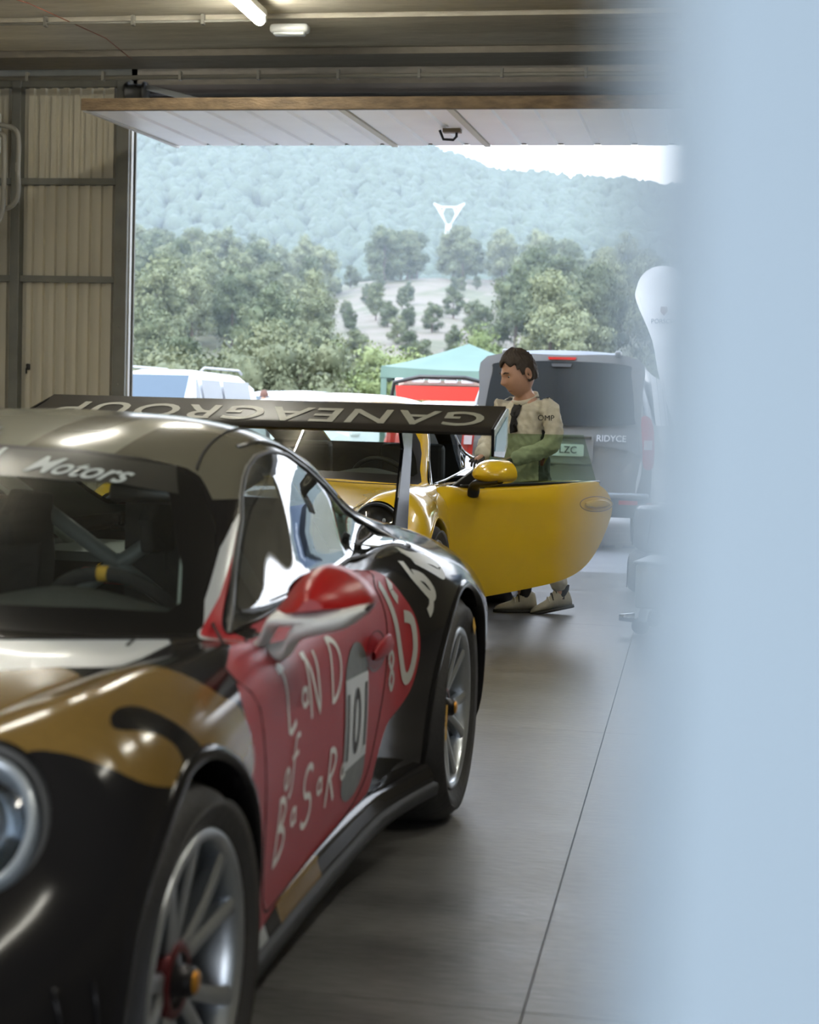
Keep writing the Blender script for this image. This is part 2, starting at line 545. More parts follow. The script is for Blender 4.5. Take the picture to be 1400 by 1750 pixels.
# conduits
def conduit(name, pts, r, clips, label, cat='conduit'):
    o = MB().tube(pts, r, 10).build(name, M_conduit)
    for p in clips:
        MB().box((p[0], p[1], p[2] + .012), (.022, .05, .075)).build('pipe_clip', M_conduit, o)
    return tag(o, label, cat)
conduit('conduit_pipe', [(-6.28, 12.97, 3.985), (7.5, 12.97, 3.985)], .019, [(-5.62 + .667 * k, 12.97, 3.985) for k in range(14)], 'long grey conduit pipe clipped along the ceiling beam above the tilt-up door')
conduit('conduit_pipe', [(-6.28, 11.86, 4.165), (-3.35, 11.86, 4.165)], .010, [(-5.0, 11.86, 4.165), (-4.3, 11.86, 4.165), (-3.75, 11.86, 4.165)], 'thin grey conduit on the concrete ceiling leading to the tube lamp')
conduit('looped_conduit', smooth_poly([(-5.86, 12.75, 3.57), (-5.66, 12.75, 3.54), (-5.60, 12.75, 3.45), (-5.60, 12.75, 3.2), (-5.60, 12.75, 2.98), (-5.68, 12.75, 2.88), (-5.86, 12.75, 2.86)], 5, False), .022, [(-5.60, 12.75, 3.2)], 'outer grey conduit bent in a loop beside the cream wall box')
conduit('looped_conduit', smooth_poly([(-5.86, 12.70, 3.50), (-5.72, 12.70, 3.47), (-5.70, 12.70, 3.38), (-5.70, 12.70, 3.0), (-5.72, 12.70, 2.82), (-5.80, 12.70, 2.70), (-5.92, 12.70, 2.66)], 5, False), .022, [(-5.70, 12.70, 3.1)], 'inner grey conduit bent in a loop beside the cream wall box')
wb = MB().rbox((-5.93, 12.75, 3.50), (.30, .16, .34), .015).build('wall_box', mat('box_cream', (.45, .44, .38), .5))
MB().rbox((-5.93, 12.66, 3.50), (.24, .02, .28), .006).build('box_lid', mat('box_cream', (.45, .44, .38), .5), wb)
tag(wb, 'pale cream electrical box on the wall at the left edge', 'electrical box')
wc = MB().box((-6.17, 12.85, 3.3), (.26, .5, 1.9)).build('wall_pier', M_wall)
tag(wc, kind='structure')
rc = MB().tube([(-5.2, 10.7, 4.178), (-4.9, 11.3, 4.175), (-4.72, 12.4, 4.175), (-4.70, 12.95, 4.13)], .004, 5).build('red_cable', mat('red_cable', (.22, .07, .04), .6))
tag(rc, 'thin red-brown cable slung across the concrete ceiling at upper left', 'cable')

# tube lamps
M_tube = mat('lamp_diffuser', (.8, .85, .85), .4, emit=(1.0, .97, .86), estr=20.0)
M_lampw = mat('lamp_housing', (.5, .5, .47), .5)
def tube_lamp(x, y0, y1, label, group=None, z=4.10):
    t = empty('tube_lamp', (x, (y0 + y1) / 2, z))
    L = y1 - y0
    MB().rbox((0, 0, .055), (.10, L, .05), .01).build('housing', M_lampw, t)
    MB().lathe([(0, -L / 2), (.036, -L / 2), (.04, -L / 2 + .02), (.04, L / 2 - .02), (.036, L / 2), (0, L / 2)], 14, xform((0, 0, .0), (math.pi / 2, 0, 0))).build('diffuser', M_tube, t)
    MB().rbox((.0, L / 2 + .03, .04), (.075, .06, .09), .01).build('end_box', M_lampw, t)
    return tag(t, label, 'lamp', group)
tube_lamp(-3.235, 10.35, 11.60, 'lit fluorescent tube lamp on the concrete ceiling, nearest the doorway')
for (x, y, lb) in ((-3.235, 7.6, 'left row of the ceiling, farthest from the camera'), (-3.235, 4.8, 'left row of the ceiling, in the middle of the row'), (-3.235, 2.0, 'left row of the ceiling, nearest the camera'),
                   (1.7, 7.6, 'right row of the ceiling, farthest from the camera'), (1.7, 4.8, 'right row of the ceiling, in the middle of the row'), (1.7, 2.0, 'right row of the ceiling, nearest the camera')):
    tube_lamp(x, y, y + 1.25, 'lit tube lamp in the ' + lb, 'tube lamps above the cars')
el = MB().rbox((-3.10, 11.95, 4.12), (.30, .11, .07), .03, 3).build('emergency_lamp', mat('emergency_white', (.62, .64, .62), .35))
MB().rbox((-3.10, 11.95, 4.085), (.24, .08, .03), .012).build('cover', mat('emergency_cover', (.7, .74, .74), .2), el)
tag(el, 'small white bulkhead emergency lamp beside the end of the fluorescent tube', 'lamp')

# pale partition board just to the right of the lens
pb = MB()
d_ = Vector((math.cos(YAW), math.sin(YAW), 0))
f_ = Vector((-math.sin(YAW), math.cos(YAW), 0))
c0 = f_ * .168 + d_ * .0256
c1 = f_ * .26 + d_ * .95
n_ = Vector((-(c1 - c0).y, (c1 - c0).x, 0)).normalized() * .02
pb.add([tuple(c0), tuple(c1), tuple(c1 + n_), tuple(c0 + n_)] + [tuple(v + Vector((0, 0, 2.3))) for v in (c0, c1, c1 + n_, c0 + n_)], [(0, 3, 2, 1), (4, 5, 6, 7), (0, 1, 5, 4), (1, 2, 6, 5), (2, 3, 7, 6), (3, 0, 4, 7)])
pbo = pb.build('partition_board', mat('pale_blue_board', (.285, .365, .44), .6))
tag(pbo, 'pale blue upright partition board, blurred, filling the right edge', 'partition')

# ground outside
M_asph = concrete_mat('pale_asphalt', (.16, .16, .165), (.23, .23, .235), .8, (1, 1, 1), .5, .05, 3.0)
M_yard = concrete_mat('yard_ground', (.17, .165, .155), (.26, .25, .235), .9, (1, 1, 1), .3, .05, .4)
apron = tag(MB().box((.5, 14.83, -.03), (60, 2.8, .05)).build('apron', M_asph), kind='structure')
yard = tag(MB().box((0, 56.2, -.055), (160, 80, .08)).build('yard', M_yard), kind='structure')
gd = MB()
for k in range(60):
    gd.box((-6 + k * .2, 16.3, .0), (.12, .16, .012))
dg_ = gd.build('drain_grate', mat('grate_dark', (.05, .05, .055), .6), None)
tag(dg_, 'dark slotted drain grate across the paving outside the garage', 'drain', kind='stuff')

# ---------------------------------------------------------------- rear-engined coupe bodies (car space: origin on the ground below the rear axle, +x forward, +y left)
WB = 2.456
def row(x, *pts):
    return [p if len(p) == 3 else (x, p[0], p[1]) for p in pts]
CAGE = [
 row(0, (3.40,0,.50),(3.375,.30,.50),(3.30,.54,.50),(3.235,.64,.495),(3.17,.71,.49),(3.08,.79,.47),(3.00,.845,.42),(2.985,.855,.33),(2.985,.855,.24),(2.985,.845,.15),(3.0,.55,.14),(3.0,0,.14)),
 row(0, (3.27,0,.585),(3.24,.29,.59),(3.16,.50,.59),(3.09,.59,.585),(3.02,.67,.58),(2.95,.775,.555),(2.905,.88,.47),(2.885,.895,.36),(2.885,.895,.24),(2.885,.88,.15),(2.9,.55,.14),(2.9,0,.14)),
 row(0, (3.08,0,.655),(3.06,.29,.655),(3.00,.46,.65),(2.95,.55,.655),(2.90,.64,.67),(2.84,.76,.645),(2.81,.905,.53),(2.79,.93,.42),(2.79,.925,.26),(2.79,.90,.15),(2.8,.55,.14),(2.8,0,.14)),
 row(0, (2.80,0,.715),(2.79,.29,.71),(2.77,.46,.70),(2.75,.55,.70),(2.73,.65,.765),(2.71,.77,.775),(2.69,.915,.655),(2.68,.945,.52),(2.68,.94,.28),(2.68,.91,.15),(2.7,.55,.14),(2.7,0,.14)),
 row(2.456, (0,.765),(.29,.76),(.47,.745),(.565,.74),(.66,.79),(.775,.815),(.905,.715),(.945,.56),(.94,.30),(.91,.15),(.55,.14),(0,.14)),
 row(0, (2.30,0,.792),(2.28,.29,.786),(2.22,.49,.77),(2.19,.60,.765),(2.17,.69,.79),(2.16,.79,.81),(2.15,.895,.71),(2.15,.92,.54),(2.15,.905,.29),(2.15,.88,.18),(2.15,.55,.14),(2.15,0,.14)),
 row(0, (2.17,0,.812),(2.14,.28,.806),(2.05,.50,.79),(1.96,.64,.785),(1.92,.72,.79),(1.95,.80,.806),(1.95,.885,.71),(1.95,.90,.53),(1.95,.885,.29),(1.95,.86,.18),(1.95,.55,.14),(1.95,0,.14)),
 row(0, (2.06,0,.835),(2.03,.28,.83),(1.93,.53,.815),(1.835,.68,.805),(1.79,.74,.797),(1.78,.805,.782),(1.78,.875,.71),(1.78,.888,.53),(1.78,.875,.29),(1.78,.85,.18),(1.78,.55,.14),(1.78,0,.14)),
 row(0, (1.75,0,1.005),(1.73,.27,.998),(1.66,.52,.965),(1.575,.655,.93),(1.57,.742,.803),(1.56,.803,.787),(1.56,.865,.71),(1.56,.877,.53),(1.56,.865,.29),(1.56,.84,.18),(1.56,.55,.14),(1.56,0,.14)),
 row(0, (1.41,0,1.165),(1.395,.26,1.155),(1.345,.475,1.12),(1.26,.60,1.095),(1.27,.738,.812),(1.27,.80,.798),(1.27,.86,.71),(1.27,.87,.53),(1.27,.858,.29),(1.27,.835,.18),(1.27,.55,.14),(1.27,0,.14)),
 row(1.0, (0,1.242),(.26,1.235),(.475,1.205),(.60,1.153),(.733,.826),(.797,.815),(.855,.71),(.864,.53),(.852,.29),(.83,.18),(.55,.14),(0,.14)),
 row(0, (.62,0,1.225),(.60,.26,1.216),(.58,.475,1.178),(.55,.603,1.09),(.60,.705,.842),(.60,.785,.843),(.62,.86,.71),(.62,.875,.53),(.62,.86,.29),(.62,.84,.18),(.62,.55,.14),(.62,0,.14)),
 row(0, (.27,0,1.16),(.26,.25,1.152),(.25,.46,1.115),(.24,.592,1.012),(.25,.655,.872),(.25,.775,.885),(.25,.915,.765),(.25,.945,.58),(.25,.93,.30),(.25,.87,.18),(.25,.55,.14),(.25,0,.14)),
 row(-.02, (0,1.075),(.24,1.066),(.43,1.035),(.565,.965),(.635,.91),(.775,.872),(.925,.775),(.968,.64),(.955,.32),(.89,.18),(.55,.14),(0,.14)),
 row(-.30, (0,.99),(.24,.978),(.41,.945),(.54,.915),(.635,.895),(.765,.855),(.915,.755),(.962,.62),(.95,.32),(.89,.18),(.55,.14),(0,.14)),
 row(-.62, (0,.905),(.24,.895),(.41,.875),(.54,.86),(.63,.845),(.74,.815),(.875,.715),(.93,.57),(.92,.34),(.86,.2),(.55,.16),(0,.16)),
 row(-.90, (0,.845),(.24,.838),(.41,.825),(.53,.81),(.61,.79),(.70,.755),(.80,.66),(.85,.52),(.84,.36),(.79,.24),(.5,.2),(0,.2)),
 row(0, (-1.10,0,.74),(-1.09,.24,.735),(-1.06,.41,.72),(-1.03,.52,.70),(-1.01,.59,.68),(-.99,.65,.65),(-.98,.73,.58),(-.97,.76,.48),(-.97,.75,.38),(-.97,.70,.28),(-1.0,.5,.24),(-1.05,0,.24)),
]

def dense_body(cage, nu=9, nv=7, smooth=4):
    G = np.array(cage, float)
    nr, nc, _ = G.shape
    vq = np.linspace(0, nc - 1, (nc - 1) * nv + 1)
    A = np.stack([pchip(np.arange(nc), G[i], vq) for i in range(nr)])
    # parameter along the car from the average spacing of the rows
    d = np.linalg.norm(np.diff(G, axis=0), axis=2).mean(axis=1)
    s = np.concatenate([[0], np.cumsum(d)])
    uq = np.concatenate([np.linspace(s[i], s[i + 1], nu, endpoint=False) for i in range(nr - 1)] + [[s[-1]]])
    B = np.stack([catmull(s, A[:, j], uq) for j in range(A.shape[1])], axis=1)
    for _ in range(smooth):
        Pm = np.concatenate([B[:, 1:2] * [1, -1, 1], B[:, :-1]], axis=1)
        Pp = np.concatenate([B[:, 1:], B[:, -2:-1] * [1, -1, 1]], axis=1)
        L = (Pm + Pp) * 0.5
        U = B.copy()
        U[1:-1] = (B[:-2] + B[2:]) * 0.5
        B2 = B * 0.4 + L * 0.3 + U * 0.3
        B2[0], B2[-1] = B[0], B[-1]
        B = B2
    B[:, 0, 1] = 0
    B[:, -1, 1] = 0
    return B

class Surface:
    """dense left half of a car body with smooth normals"""
    def __init__(self, B):
        self.B = B
        nr, nc, _ = B.shape
        du = np.gradient(B, axis=0)
        dv = np.gradient(B, axis=1)
        N = np.cross(dv, du)
        ln = np.linalg.norm(N, axis=2, keepdims=True)
        ln[ln < 1e-12] = 1
        N = N / ln
        self.V = B.reshape(-1, 3)
        self.N = N.reshape(-1, 3)
        idx = np.arange(nr * nc).reshape(nr, nc)
        self.Q = np.stack([idx[:-1, :-1], idx[:-1, 1:], idx[1:, 1:], idx[1:, :-1]], axis=-1).reshape(-1, 4)
        # orient outwards
        c = self.V[self.Q].mean(axis=1)
        if (self.N[:, 1] * np.sign(self.V[:, 1] + 1e-9)).sum() < 0:
            self.N = -self.N
        T = np.concatenate([self.Q[:, [0, 1, 2]], self.Q[:, [0, 2, 3]]])
        self.T = T
        self.bvh = BVHTree.FromPolygons([Vector(v) for v in self.V], [tuple(int(k) for k in t) for t in T])
    def normal(self, p):
        """smooth normal nearest to p (either side)"""
        q = Vector((p[0], abs(p[1]), p[2]))
        loc, n, i, d = self.bvh.find_nearest(q)
        if i is None:
            return Vector((0, 0, 1))
        t = self.T[i]
        a, b, c = (Vector(self.V[k]) for k in t)
        v0, v1, v2 = b - a, c - a, loc - a
        d00, d01, d11, d20, d21 = v0.dot(v0), v0.dot(v1), v1.dot(v1), v2.dot(v0), v2.dot(v1)
        den = d00 * d11 - d01 * d01
        if abs(den) < 1e-16:
            w = (1 / 3, 1 / 3, 1 / 3)
        else:
            bb = (d11 * d20 - d01 * d21) / den
            cc = (d00 * d21 - d01 * d20) / den
            w = (1 - bb - cc, bb, cc)
        n = Vector(self.N[t[0]] * w[0] + self.N[t[1]] * w[1] + self.N[t[2]] * w[2])
        n.normalize()
        if p[1] < 0:
            n.y = -n.y
        return n
    def cast(self, o, d):
        """hit point of a ray on the left half"""
        loc, n, i, dist = self.bvh.ray_cast(Vector(o), Vector(d).normalized())
        return loc
    def side(self, x, z, off=0.0):
        """point on the left flank at (x, z)"""
        loc = self.cast((x, 3, z), (0, -1, 0))
        if loc is None:
            return None
        return loc + self.normal(loc) * off
    def top(self, x, y, off=0.0):
        loc = self.cast((x, abs(y), 4), (0, 0, -1))
        if loc is None:
            return None
        p = loc + self.normal(loc) * off
        if y < 0: p.y = -p.y
        return p

BAS = {'y': (Vector((1, 0, 0)), Vector((0, 0, 1))), 'x': (Vector((0, 1, 0)), Vector((0, 0, 1))), 'z': (Vector((1, 0, 0)), Vector((0, 1, 0)))}

def imprint(bm, poly, basis, filt):
    """cut the outline into the mesh along the projection; returns the faces inside"""
    e1, e2 = basis
    e3 = e1.cross(e2)
    xs = [p[0] for p in poly]; ys = [p[1] for p in poly]
    x0, x1, y0, y1 = min(xs), max(xs), min(ys), max(ys)
    def bb(f):
        a = [v.co.dot(e1) for v in f.verts]; b = [v.co.dot(e2) for v in f.verts]
        return min(a), max(a), min(b), max(b)
    cand = set()
    for f in bm.faces:
        c = f.calc_center_median()
        a, b = c.dot(e1), c.dot(e2)
        if x0 - .06 < a < x1 + .06 and y0 - .06 < b < y1 + .06 and filt(c):
            cand.add(f)
    n = len(poly)
    for i in range(n):
        p, q = poly[i], poly[(i + 1) % n]
        dx, dy = q[0] - p[0], q[1] - p[1]
        if abs(dx) + abs(dy) < 1e-7:
            continue
        sx0, sx1, sy0, sy1 = min(p[0], q[0]), max(p[0], q[0]), min(p[1], q[1]), max(p[1], q[1])
        sel = []
        for f in cand:
            if not f.is_valid:
                continue
            a0, a1, b0, b1 = bb(f)
            if a1 < sx0 or a0 > sx1 or b1 < sy0 or b0 > sy1:
                continue
            sel.append(f)
        if not sel:
            continue
        es = set(); vs = set()
        for f in sel:
            es.update(f.edges); vs.update(f.verts)
        r = bmesh.ops.bisect_plane(bm, geom=sel + list(es) + list(vs), dist=1e-6, plane_co=e1 * p[0] + e2 * p[1], plane_no=(e1 * dy - e2 * dx).normalized())
        for g in r['geom']:
            if isinstance(g, bmesh.types.BMFace):
                cand.add(g)
        cand = {f for f in cand if f.is_valid}
    ins = []
    for f in cand:
        c = f.calc_center_median()
        if in_poly(c.dot(e1), c.dot(e2), poly) and filt(c):
            ins.append(f)
    return ins

def part_mesh(name, surf, faces, side=0, flip=False):
    """faces: list of (vert coords list, material index); side 0 = both halves, +1 left only, -1 right only"""
    vs, fs, mi, key = [], [], [], {}
    def vid(p):
        k = (round(p[0], 5), round(p[1], 5), round(p[2], 5))
        if k not in key:
            key[k] = len(vs)
            vs.append(k)
        return key[k]
    for pts, m in faces:
        if side >= 0:
            fs.append([vid(p) for p in pts]); mi.append(m)
        if side <= 0:
            fs.append([vid((p[0], -p[1], p[2])) for p in reversed(pts)]); mi.append(m)
    fs2, mi2 = [], []
    for f, m in zip(fs, mi):
        g = [f[i] for i in range(len(f)) if f[i] != f[i - 1]]
        if len(set(g)) >= 3 and len(set(g)) == len(g):
            fs2.append(g); mi2.append(m)
    me = bpy.data.meshes.new(name)
    me.from_pydata(vs, [], fs2)
    me.polygons.foreach_set('use_smooth', [True] * len(me.polygons))
    me.polygons.foreach_set('material_index', mi2)
    me.update()
    nr = [surf.normal(v.co) for v in me.vertices]
    # flip faces that look inwards
    fl = 0
    for p in me.polygons:
        if p.normal.dot(nr[p.vertices[0]]) < 0: fl += 1
    if fl > len(me.polygons) / 2:
        me.flip_normals()
    me.normals_split_custom_set_from_vertices([tuple(n) for n in nr])
    return me

def split_body(surf, regions, deletes, paints):
    """regions: (part name, outline, basis, filter, default material) cut out as parts; deletes: holes; paints: (outline, basis, filter, material, wanted parts)"""
    bm = bmesh.new()
    bv = [bm.verts.new(v) for v in surf.V]
    for q in surf.Q:
        try:
            bm.faces.new([bv[int(k)] for k in q])
        except ValueError:
            pass
    bmesh.ops.remove_doubles(bm, verts=bm.verts, dist=1e-5)
    lay = bm.faces.layers.int.new('part')
    names = ['body_shell']
    for (outline, basis, filt) in deletes:
        fs = imprint(bm, outline, basis, filt)
        bmesh.ops.delete(bm, geom=fs, context='FACES')
    for (nm, outline, basis, filt, mi) in regions:
        fs = imprint(bm, outline, basis, filt)
        if nm not in names:
            names.append(nm)
        k = names.index(nm)
        for f in fs:
            f[lay] = k
            f.material_index = mi
    for (outline, basis, filt, mi, wanted) in paints:
        fs = imprint(bm, outline, basis, filt)
        for f in fs:
            if wanted is None or names[f[lay]] in wanted:
                f.material_index = mi
    parts = {n: [] for n in names}
    for f in bm.faces:
        parts[names[f[lay]]].append(([tuple(v.co) for v in f.verts], f.material_index))
    bm.free()
    return parts

def circle(cx, cz, r, n=40, a0=0, a1=2 * math.pi):
    return [(cx + r * math.cos(a0 + (a1 - a0) * k / n), cz + r * math.sin(a0 + (a1 - a0) * k / n)) for k in range(n)]

def ribbon(path, w, close=False):
    """2D stroke outline strips: list of quads along the path"""
    P = [np.array(p, float) for p in path]
    n = len(P)
    ws = w if isinstance(w, (list, tuple)) else [w] * n
    L = []
    for i in range(n):
        t = P[min(i + 1, n - 1)] - P[max(i - 1, 0)]
        if close:
            t = P[(i + 1) % n] - P[(i - 1) % n]
        t = t / (np.linalg.norm(t) + 1e-12)
        nn = np.array([-t[1], t[0]])
        L.append((P[i] + nn * ws[i] / 2, P[i] - nn * ws[i] / 2))
    return L

def decal_strokes(name, strokes, put, m, parent, width=0.02, off=0.0018):
    """strokes: list of (2D path, width); put(a, b, off) -> 3D point on the surface"""
    mb = MB()
    for path, w in strokes:
        # resample so that the ribbon follows the surface
        q = []
        for i in range(len(path) - 1):
            a, b = np.array(path[i], float), np.array(path[i + 1], float)
            k = max(1, int(np.linalg.norm(b - a) / 0.015))
            q += [a + (b - a) * t / k for t in range(k)]
        q.append(np.array(path[-1], float))
        L = ribbon(q, w)
        rows = []
        for a, b in L:
            pa, pb = put(a[0], a[1], off), put(b[0], b[1], off)
            if pa is None or pb is None:
                continue
            rows.append([tuple(pa), tuple(pb)])
        if len(rows) > 1:
            mb.grid(rows)
    return mb.build(name, m, parent, fix=False)

def decal_mesh(name, me, put, m, parent, off=0.0018, cut=0.02):
    """wrap a flat mesh (x, y) onto a surface"""
    bm = bmesh.new()
    bm.from_mesh(me)
    bmesh.ops.triangulate(bm, faces=bm.faces)
    for _ in range(5):
        long = [e for e in bm.edges if e.calc_length() > cut]
        if not long:
            break
        bmesh.ops.subdivide_edges(bm, edges=long, cuts=1)
        bmesh.ops.triangulate(bm, faces=[f for f in bm.faces if len(f.verts) > 3])
    bad = []
    for v in bm.verts:
        p = put(v.co.x, v.co.y, off)
        if p is None:
            bad.append(v)
        else:
            v.co = p
    if bad:
        bmesh.ops.delete(bm, geom=bad, context='VERTS')
    me2 = bpy.data.meshes.new(name)
    bm.to_mesh(me2)
    bm.free()
    for p in me2.polygons: p.use_smooth = True
    return link(name, me2, m, parent)

def poly_mesh(outline):
    me = bpy.data.meshes.new('outline')
    me.from_pydata([(a, b, 0) for a, b in outline], [], [tuple(range(len(outline)))])
    return me

# ---------------------------------------------------------------- race car
RC_TH = R(1.23)
RC_O = (-1.628, 4.974)
def car_matrix(o, th):
    fx, fy = -math.sin(th), -math.cos(th)
    return math.atan2(fy, fx)
race_car = empty('race_car', (RC_O[0], RC_O[1], 0), car_matrix(RC_O, RC_TH))
RS = Surface(dense_body(CAGE))

M_black = mat('race_black_gloss', (.011, .0105, .011), .10, coat=0, spec=.5)
M_black.node_tree.nodes['Principled BSDF'].inputs['IOR'].default_value = 1.22
M_gold = mat('race_gold_satin', (.175, .108, .028), .14, var=.05, vscale=60)
M_gold.node_tree.nodes['Principled BSDF'].inputs['IOR'].default_value = 1.35
M_red = mat('race_red_satin', (.34, .014, .022), .42, spec=.28, var=.02)
M_white = mat('race_white_vinyl', (.38, .41, .43), .3, coat=.1)
M_silver = mat('race_silver_print', (.45, .46, .43), .35)
M_grey = mat('race_roof_grey', (.21, .21, .17), .16, spec=.35)
M_olive = mat('race_roof_olive', (.11, .105, .08), .14)
for m_ in (M_grey, M_olive): m_.node_tree.nodes['Principled BSDF'].inputs['IOR'].default_value = 1.28
M_trim = mat('black_trim', (.008, .008, .008), .35, spec=.3)
M_frit = mat('black_screen_border', (.005, .005, .005), .32, spec=.18)
M_rubber = mat('tyre_rubber', (.030, .029, .029), .62, bump=.15, bscale=60, var=.2)
M_glass = glass_mat('race_glass', (.78, .84, .82), .06, 1.5)
M_sideglass = glass_mat('race_side_glass', (.5, .55, .57), .30, 2.3, base=(.10, .11, .115))
M_dark = mat('dark_interior', (.012, .013, .013), .7)
RED, GOLD, WHITE, GREY, TRIM, SILV, OLIVE = 1, 2, 3, 4, 5, 6, 7
RC_MATS = [M_black, M_red, M_gold, M_white, M_grey, M_trim, M_silver, M_olive, M_frit]

left = lambda c: c.y > .30
flank = lambda c: c.y > .55 and c.z > .12
# outlines (car space)
DOOR = smooth_poly([(2.02,.80),(2.05,.70),(2.06,.50),(2.03,.36),(1.96,.285),(1.80,.275),(1.40,.275),(1.12,.285),(.95,.33),(.86,.43),(.775,.58),(.74,.70),(.75,.79),(.79,.836)], 4, True)
SIDEWIN = [(1.779,.797),(1.521,.925),(1.39,1.0),(1.312,1.053),(1.24,1.092),(1.183,1.117),(1.10,1.142),(.99,1.153),(.85,1.142),(.70,1.103),(.52,1.048),(.30,.983),(.10,.937),(.03,.912),(.10,.888),(.25,.868),(.57,.848),(1.0,.832),(1.37,.812),(1.6,.803)]
WS_OUT = [(0,1.163),(.27,1.153),(.40,1.138),(.49,1.112),(.54,1.08),(.575,1.04),(.610,1.0),(.638,.947),(.662,.872),(.694,.812),(.685,.80),(.55,.806),(.3,.822),(0,.828)]
WS_IN = [(0,1.135),(.27,1.125),(.40,1.11),(.462,1.09),(.50,1.06),(.53,1.02),(.60,.92),(.632,.855),(.62,.84),(.5,.85),(.3,.858),(0,.862)]
HOOD = [(2.13,0),(2.105,.28),(2.073,.38),(2.012,.472),(1.949,.567),(1.888,.652),(1.91,.668),(2.06,.66),(2.3,.615),(2.6,.565),(2.9,.50),(3.12,.40),(3.20,.28),(3.22,0)]
REARWIN = [(.30,0),(.29,.22),(.24,.37),(.0,.39),(-.36,.38),(-.44,.30),(-.46,0)]
HL_C = Vector((2.80, .685, .640))
HL_N = Vector((.80, .20, .56)).normalized()
_hf = frame_to((0, 0, 0), HL_N)
HL_BAS = (Vector((_hf[0][0], _hf[1][0], _hf[2][0])), Vector((_hf[0][1], _hf[1][1], _hf[2][1])))
HL_A, HL_B = .115, .135
HL_P = [(HL_C.dot(HL_BAS[0]) + HL_A * math.cos(t), HL_C.dot(HL_BAS[1]) + HL_B * math.sin(t)) for t in np.linspace(0, 2 * math.pi, 40, endpoint=False)]
arch_f = circle(WB, .325, .362, 48)
arch_r = circle(0, .345, .385, 48)
RED_P = smooth_poly([(1.80,.79),(1.95,.80),(2.098,.765),(2.156,.708),(2.20,.582),(2.175,.45),(2.12,.30),(2.09,.24),(1.6,.235),(1.08,.24),(.90,.28),(.83,.345),(.743,.425),(.62,.455),(.53,.50),(.476,.595),(.485,.679),(.54,.75),(.60,.81),(.70,.835),(.9,.83),(1.4,.808)], 5)
PIL_R = [(1.779,.79),(1.84,.79),(1.83,.80),(1.674,.862),(1.516,.936),(1.43,.985),(1.50,.90)]
PIL_W = [(1.779,.79),(1.86,.79),(1.82,.806),(1.679,.878),(1.537,.952),(1.431,.998),(1.37,1.02),(1.50,.90)]
G_BAS = (Vector((1, 0, 0)), Vector((0, .70710678, -.70710678)))
GOLD_P = smooth_poly([(2.30,-.62),(2.25,-.35),(2.229,-.2256),(2.156,-.168),(2.21,-.11),(2.299,-.0594),(2.312,-.0113),(2.277,.0346),(2.223,.087),(2.168,.1188),(2.15,.20),(2.243,.25),(2.38,.235),(2.42,.17),(2.453,.124),(2.488,.08),(2.532,.0375),(2.582,.022),(2.625,.029),(2.640,.050),(2.596,.0735),(2.549,.1004),(2.532,.132),(2.55,.165),(2.59,.175),(2.665,.146),(2.706,.0877),(2.733,.0276),(2.755,-.0092),(2.85,-.08),(2.98,-.2),(3.1,-.4),(3.1,-.62)], 4)
HOOD_W = [(2.262,-.02),(2.255,.2),(2.235,.45),(2.156,.535),(2.13,.585),(2.09,.67),(1.8,.75),(1.8,.4),(1.9,-.02)]
ROOF_P = [(1.42,-.01),(1.40,.27),(1.33,.50),(1.12,.53),(.8,.52),(.5,.48),(.30,.42),(.30,-.01)]
ROOF_REFL = [(1.42,.12),(1.41,.22),(.85,.30),(.85,.16)]  # darker roof blocks: ceiling reflections put into the paint
ROOF_REFL2 = [(1.38,.33),(1.33,.50),(1.0,.52),(.95,.36)]
RAIL_P = [(1.40,1.05),(1.30,1.05),(1.16,1.13),(.99,1.155),(.80,1.14),(.70,1.19),(.9,1.25),(1.30,1.20),(1.34,1.10)]
rc_parts = split_body(RS,
    [('door', DOOR, BAS['y'], lambda c: c.y > .6 + .19 * min(1, max(0, (c.x - 1.45) / .25)), RED),
     ('side_window', SIDEWIN, BAS['y'], lambda c: c.y > .45 and c.z > .78, 0),
     ('windscreen_surround', WS_OUT, BAS['x'], lambda c: c.x > 1.2 and c.z > .75, 8),
     ('windscreen', WS_IN, BAS['x'], lambda c: c.x > 1.2 and c.z > .75, 0),
     ('hood', HOOD, BAS['z'], lambda c: c.z > .5, 0),
     ('rear_window', REARWIN, BAS['z'], lambda c: c.z > .5, 0)],
    [(arch_f, BAS['y'], lambda c: c.y > .6), (arch_r, BAS['y'], lambda c: c.y > .6),
     (HL_P, HL_BAS, lambda c: c.x > 2.5 and c.y > .5)],
    [(RED_P, BAS['y'], lambda c: c.y > .6 + .19 * min(1, max(0, (c.x - 1.45) / .25)) and c.z > .2, RED, ('body_shell', 'door')),
     (PIL_W, BAS['y'], lambda c: c.y > .5 and c.x > 1.2, WHITE, ('body_shell',)),
     (PIL_R, BAS['y'], lambda c: c.y > .5 and c.x > 1.2, RED, ('body_shell',)),
     (GOLD_P, G_BAS, lambda c: c.x > 2.0 and c.z > .45, GOLD, ('body_shell', 'hood')),
     (HOOD_W, BAS['z'], lambda c: c.z > .6, WHITE, ('hood',)),
     (ROOF_P, BAS['z'], lambda c: c.z > 1.0, GREY, ('body_shell',)),
     (ROOF_REFL, BAS['z'], lambda c: c.z > 1.0, OLIVE, ('body_shell',)),
     (ROOF_REFL2, BAS['z'], lambda c: c.z > 1.0, OLIVE, ('body_shell',)),
     (RAIL_P, BAS['y'], lambda c: c.z > .95 and c.y > .4, OLIVE, ('body_shell',))])
for nm in ('body_shell', 'hood', 'windscreen_surround'):
    link(nm, part_mesh(nm, RS, rc_parts[nm]), RC_MATS, race_car)
for nm, m in (('windscreen', M_glass), ('rear_window', M_glass)):
    link(nm, part_mesh(nm, RS, rc_parts[nm]), m, race_car)
rc_door = {}
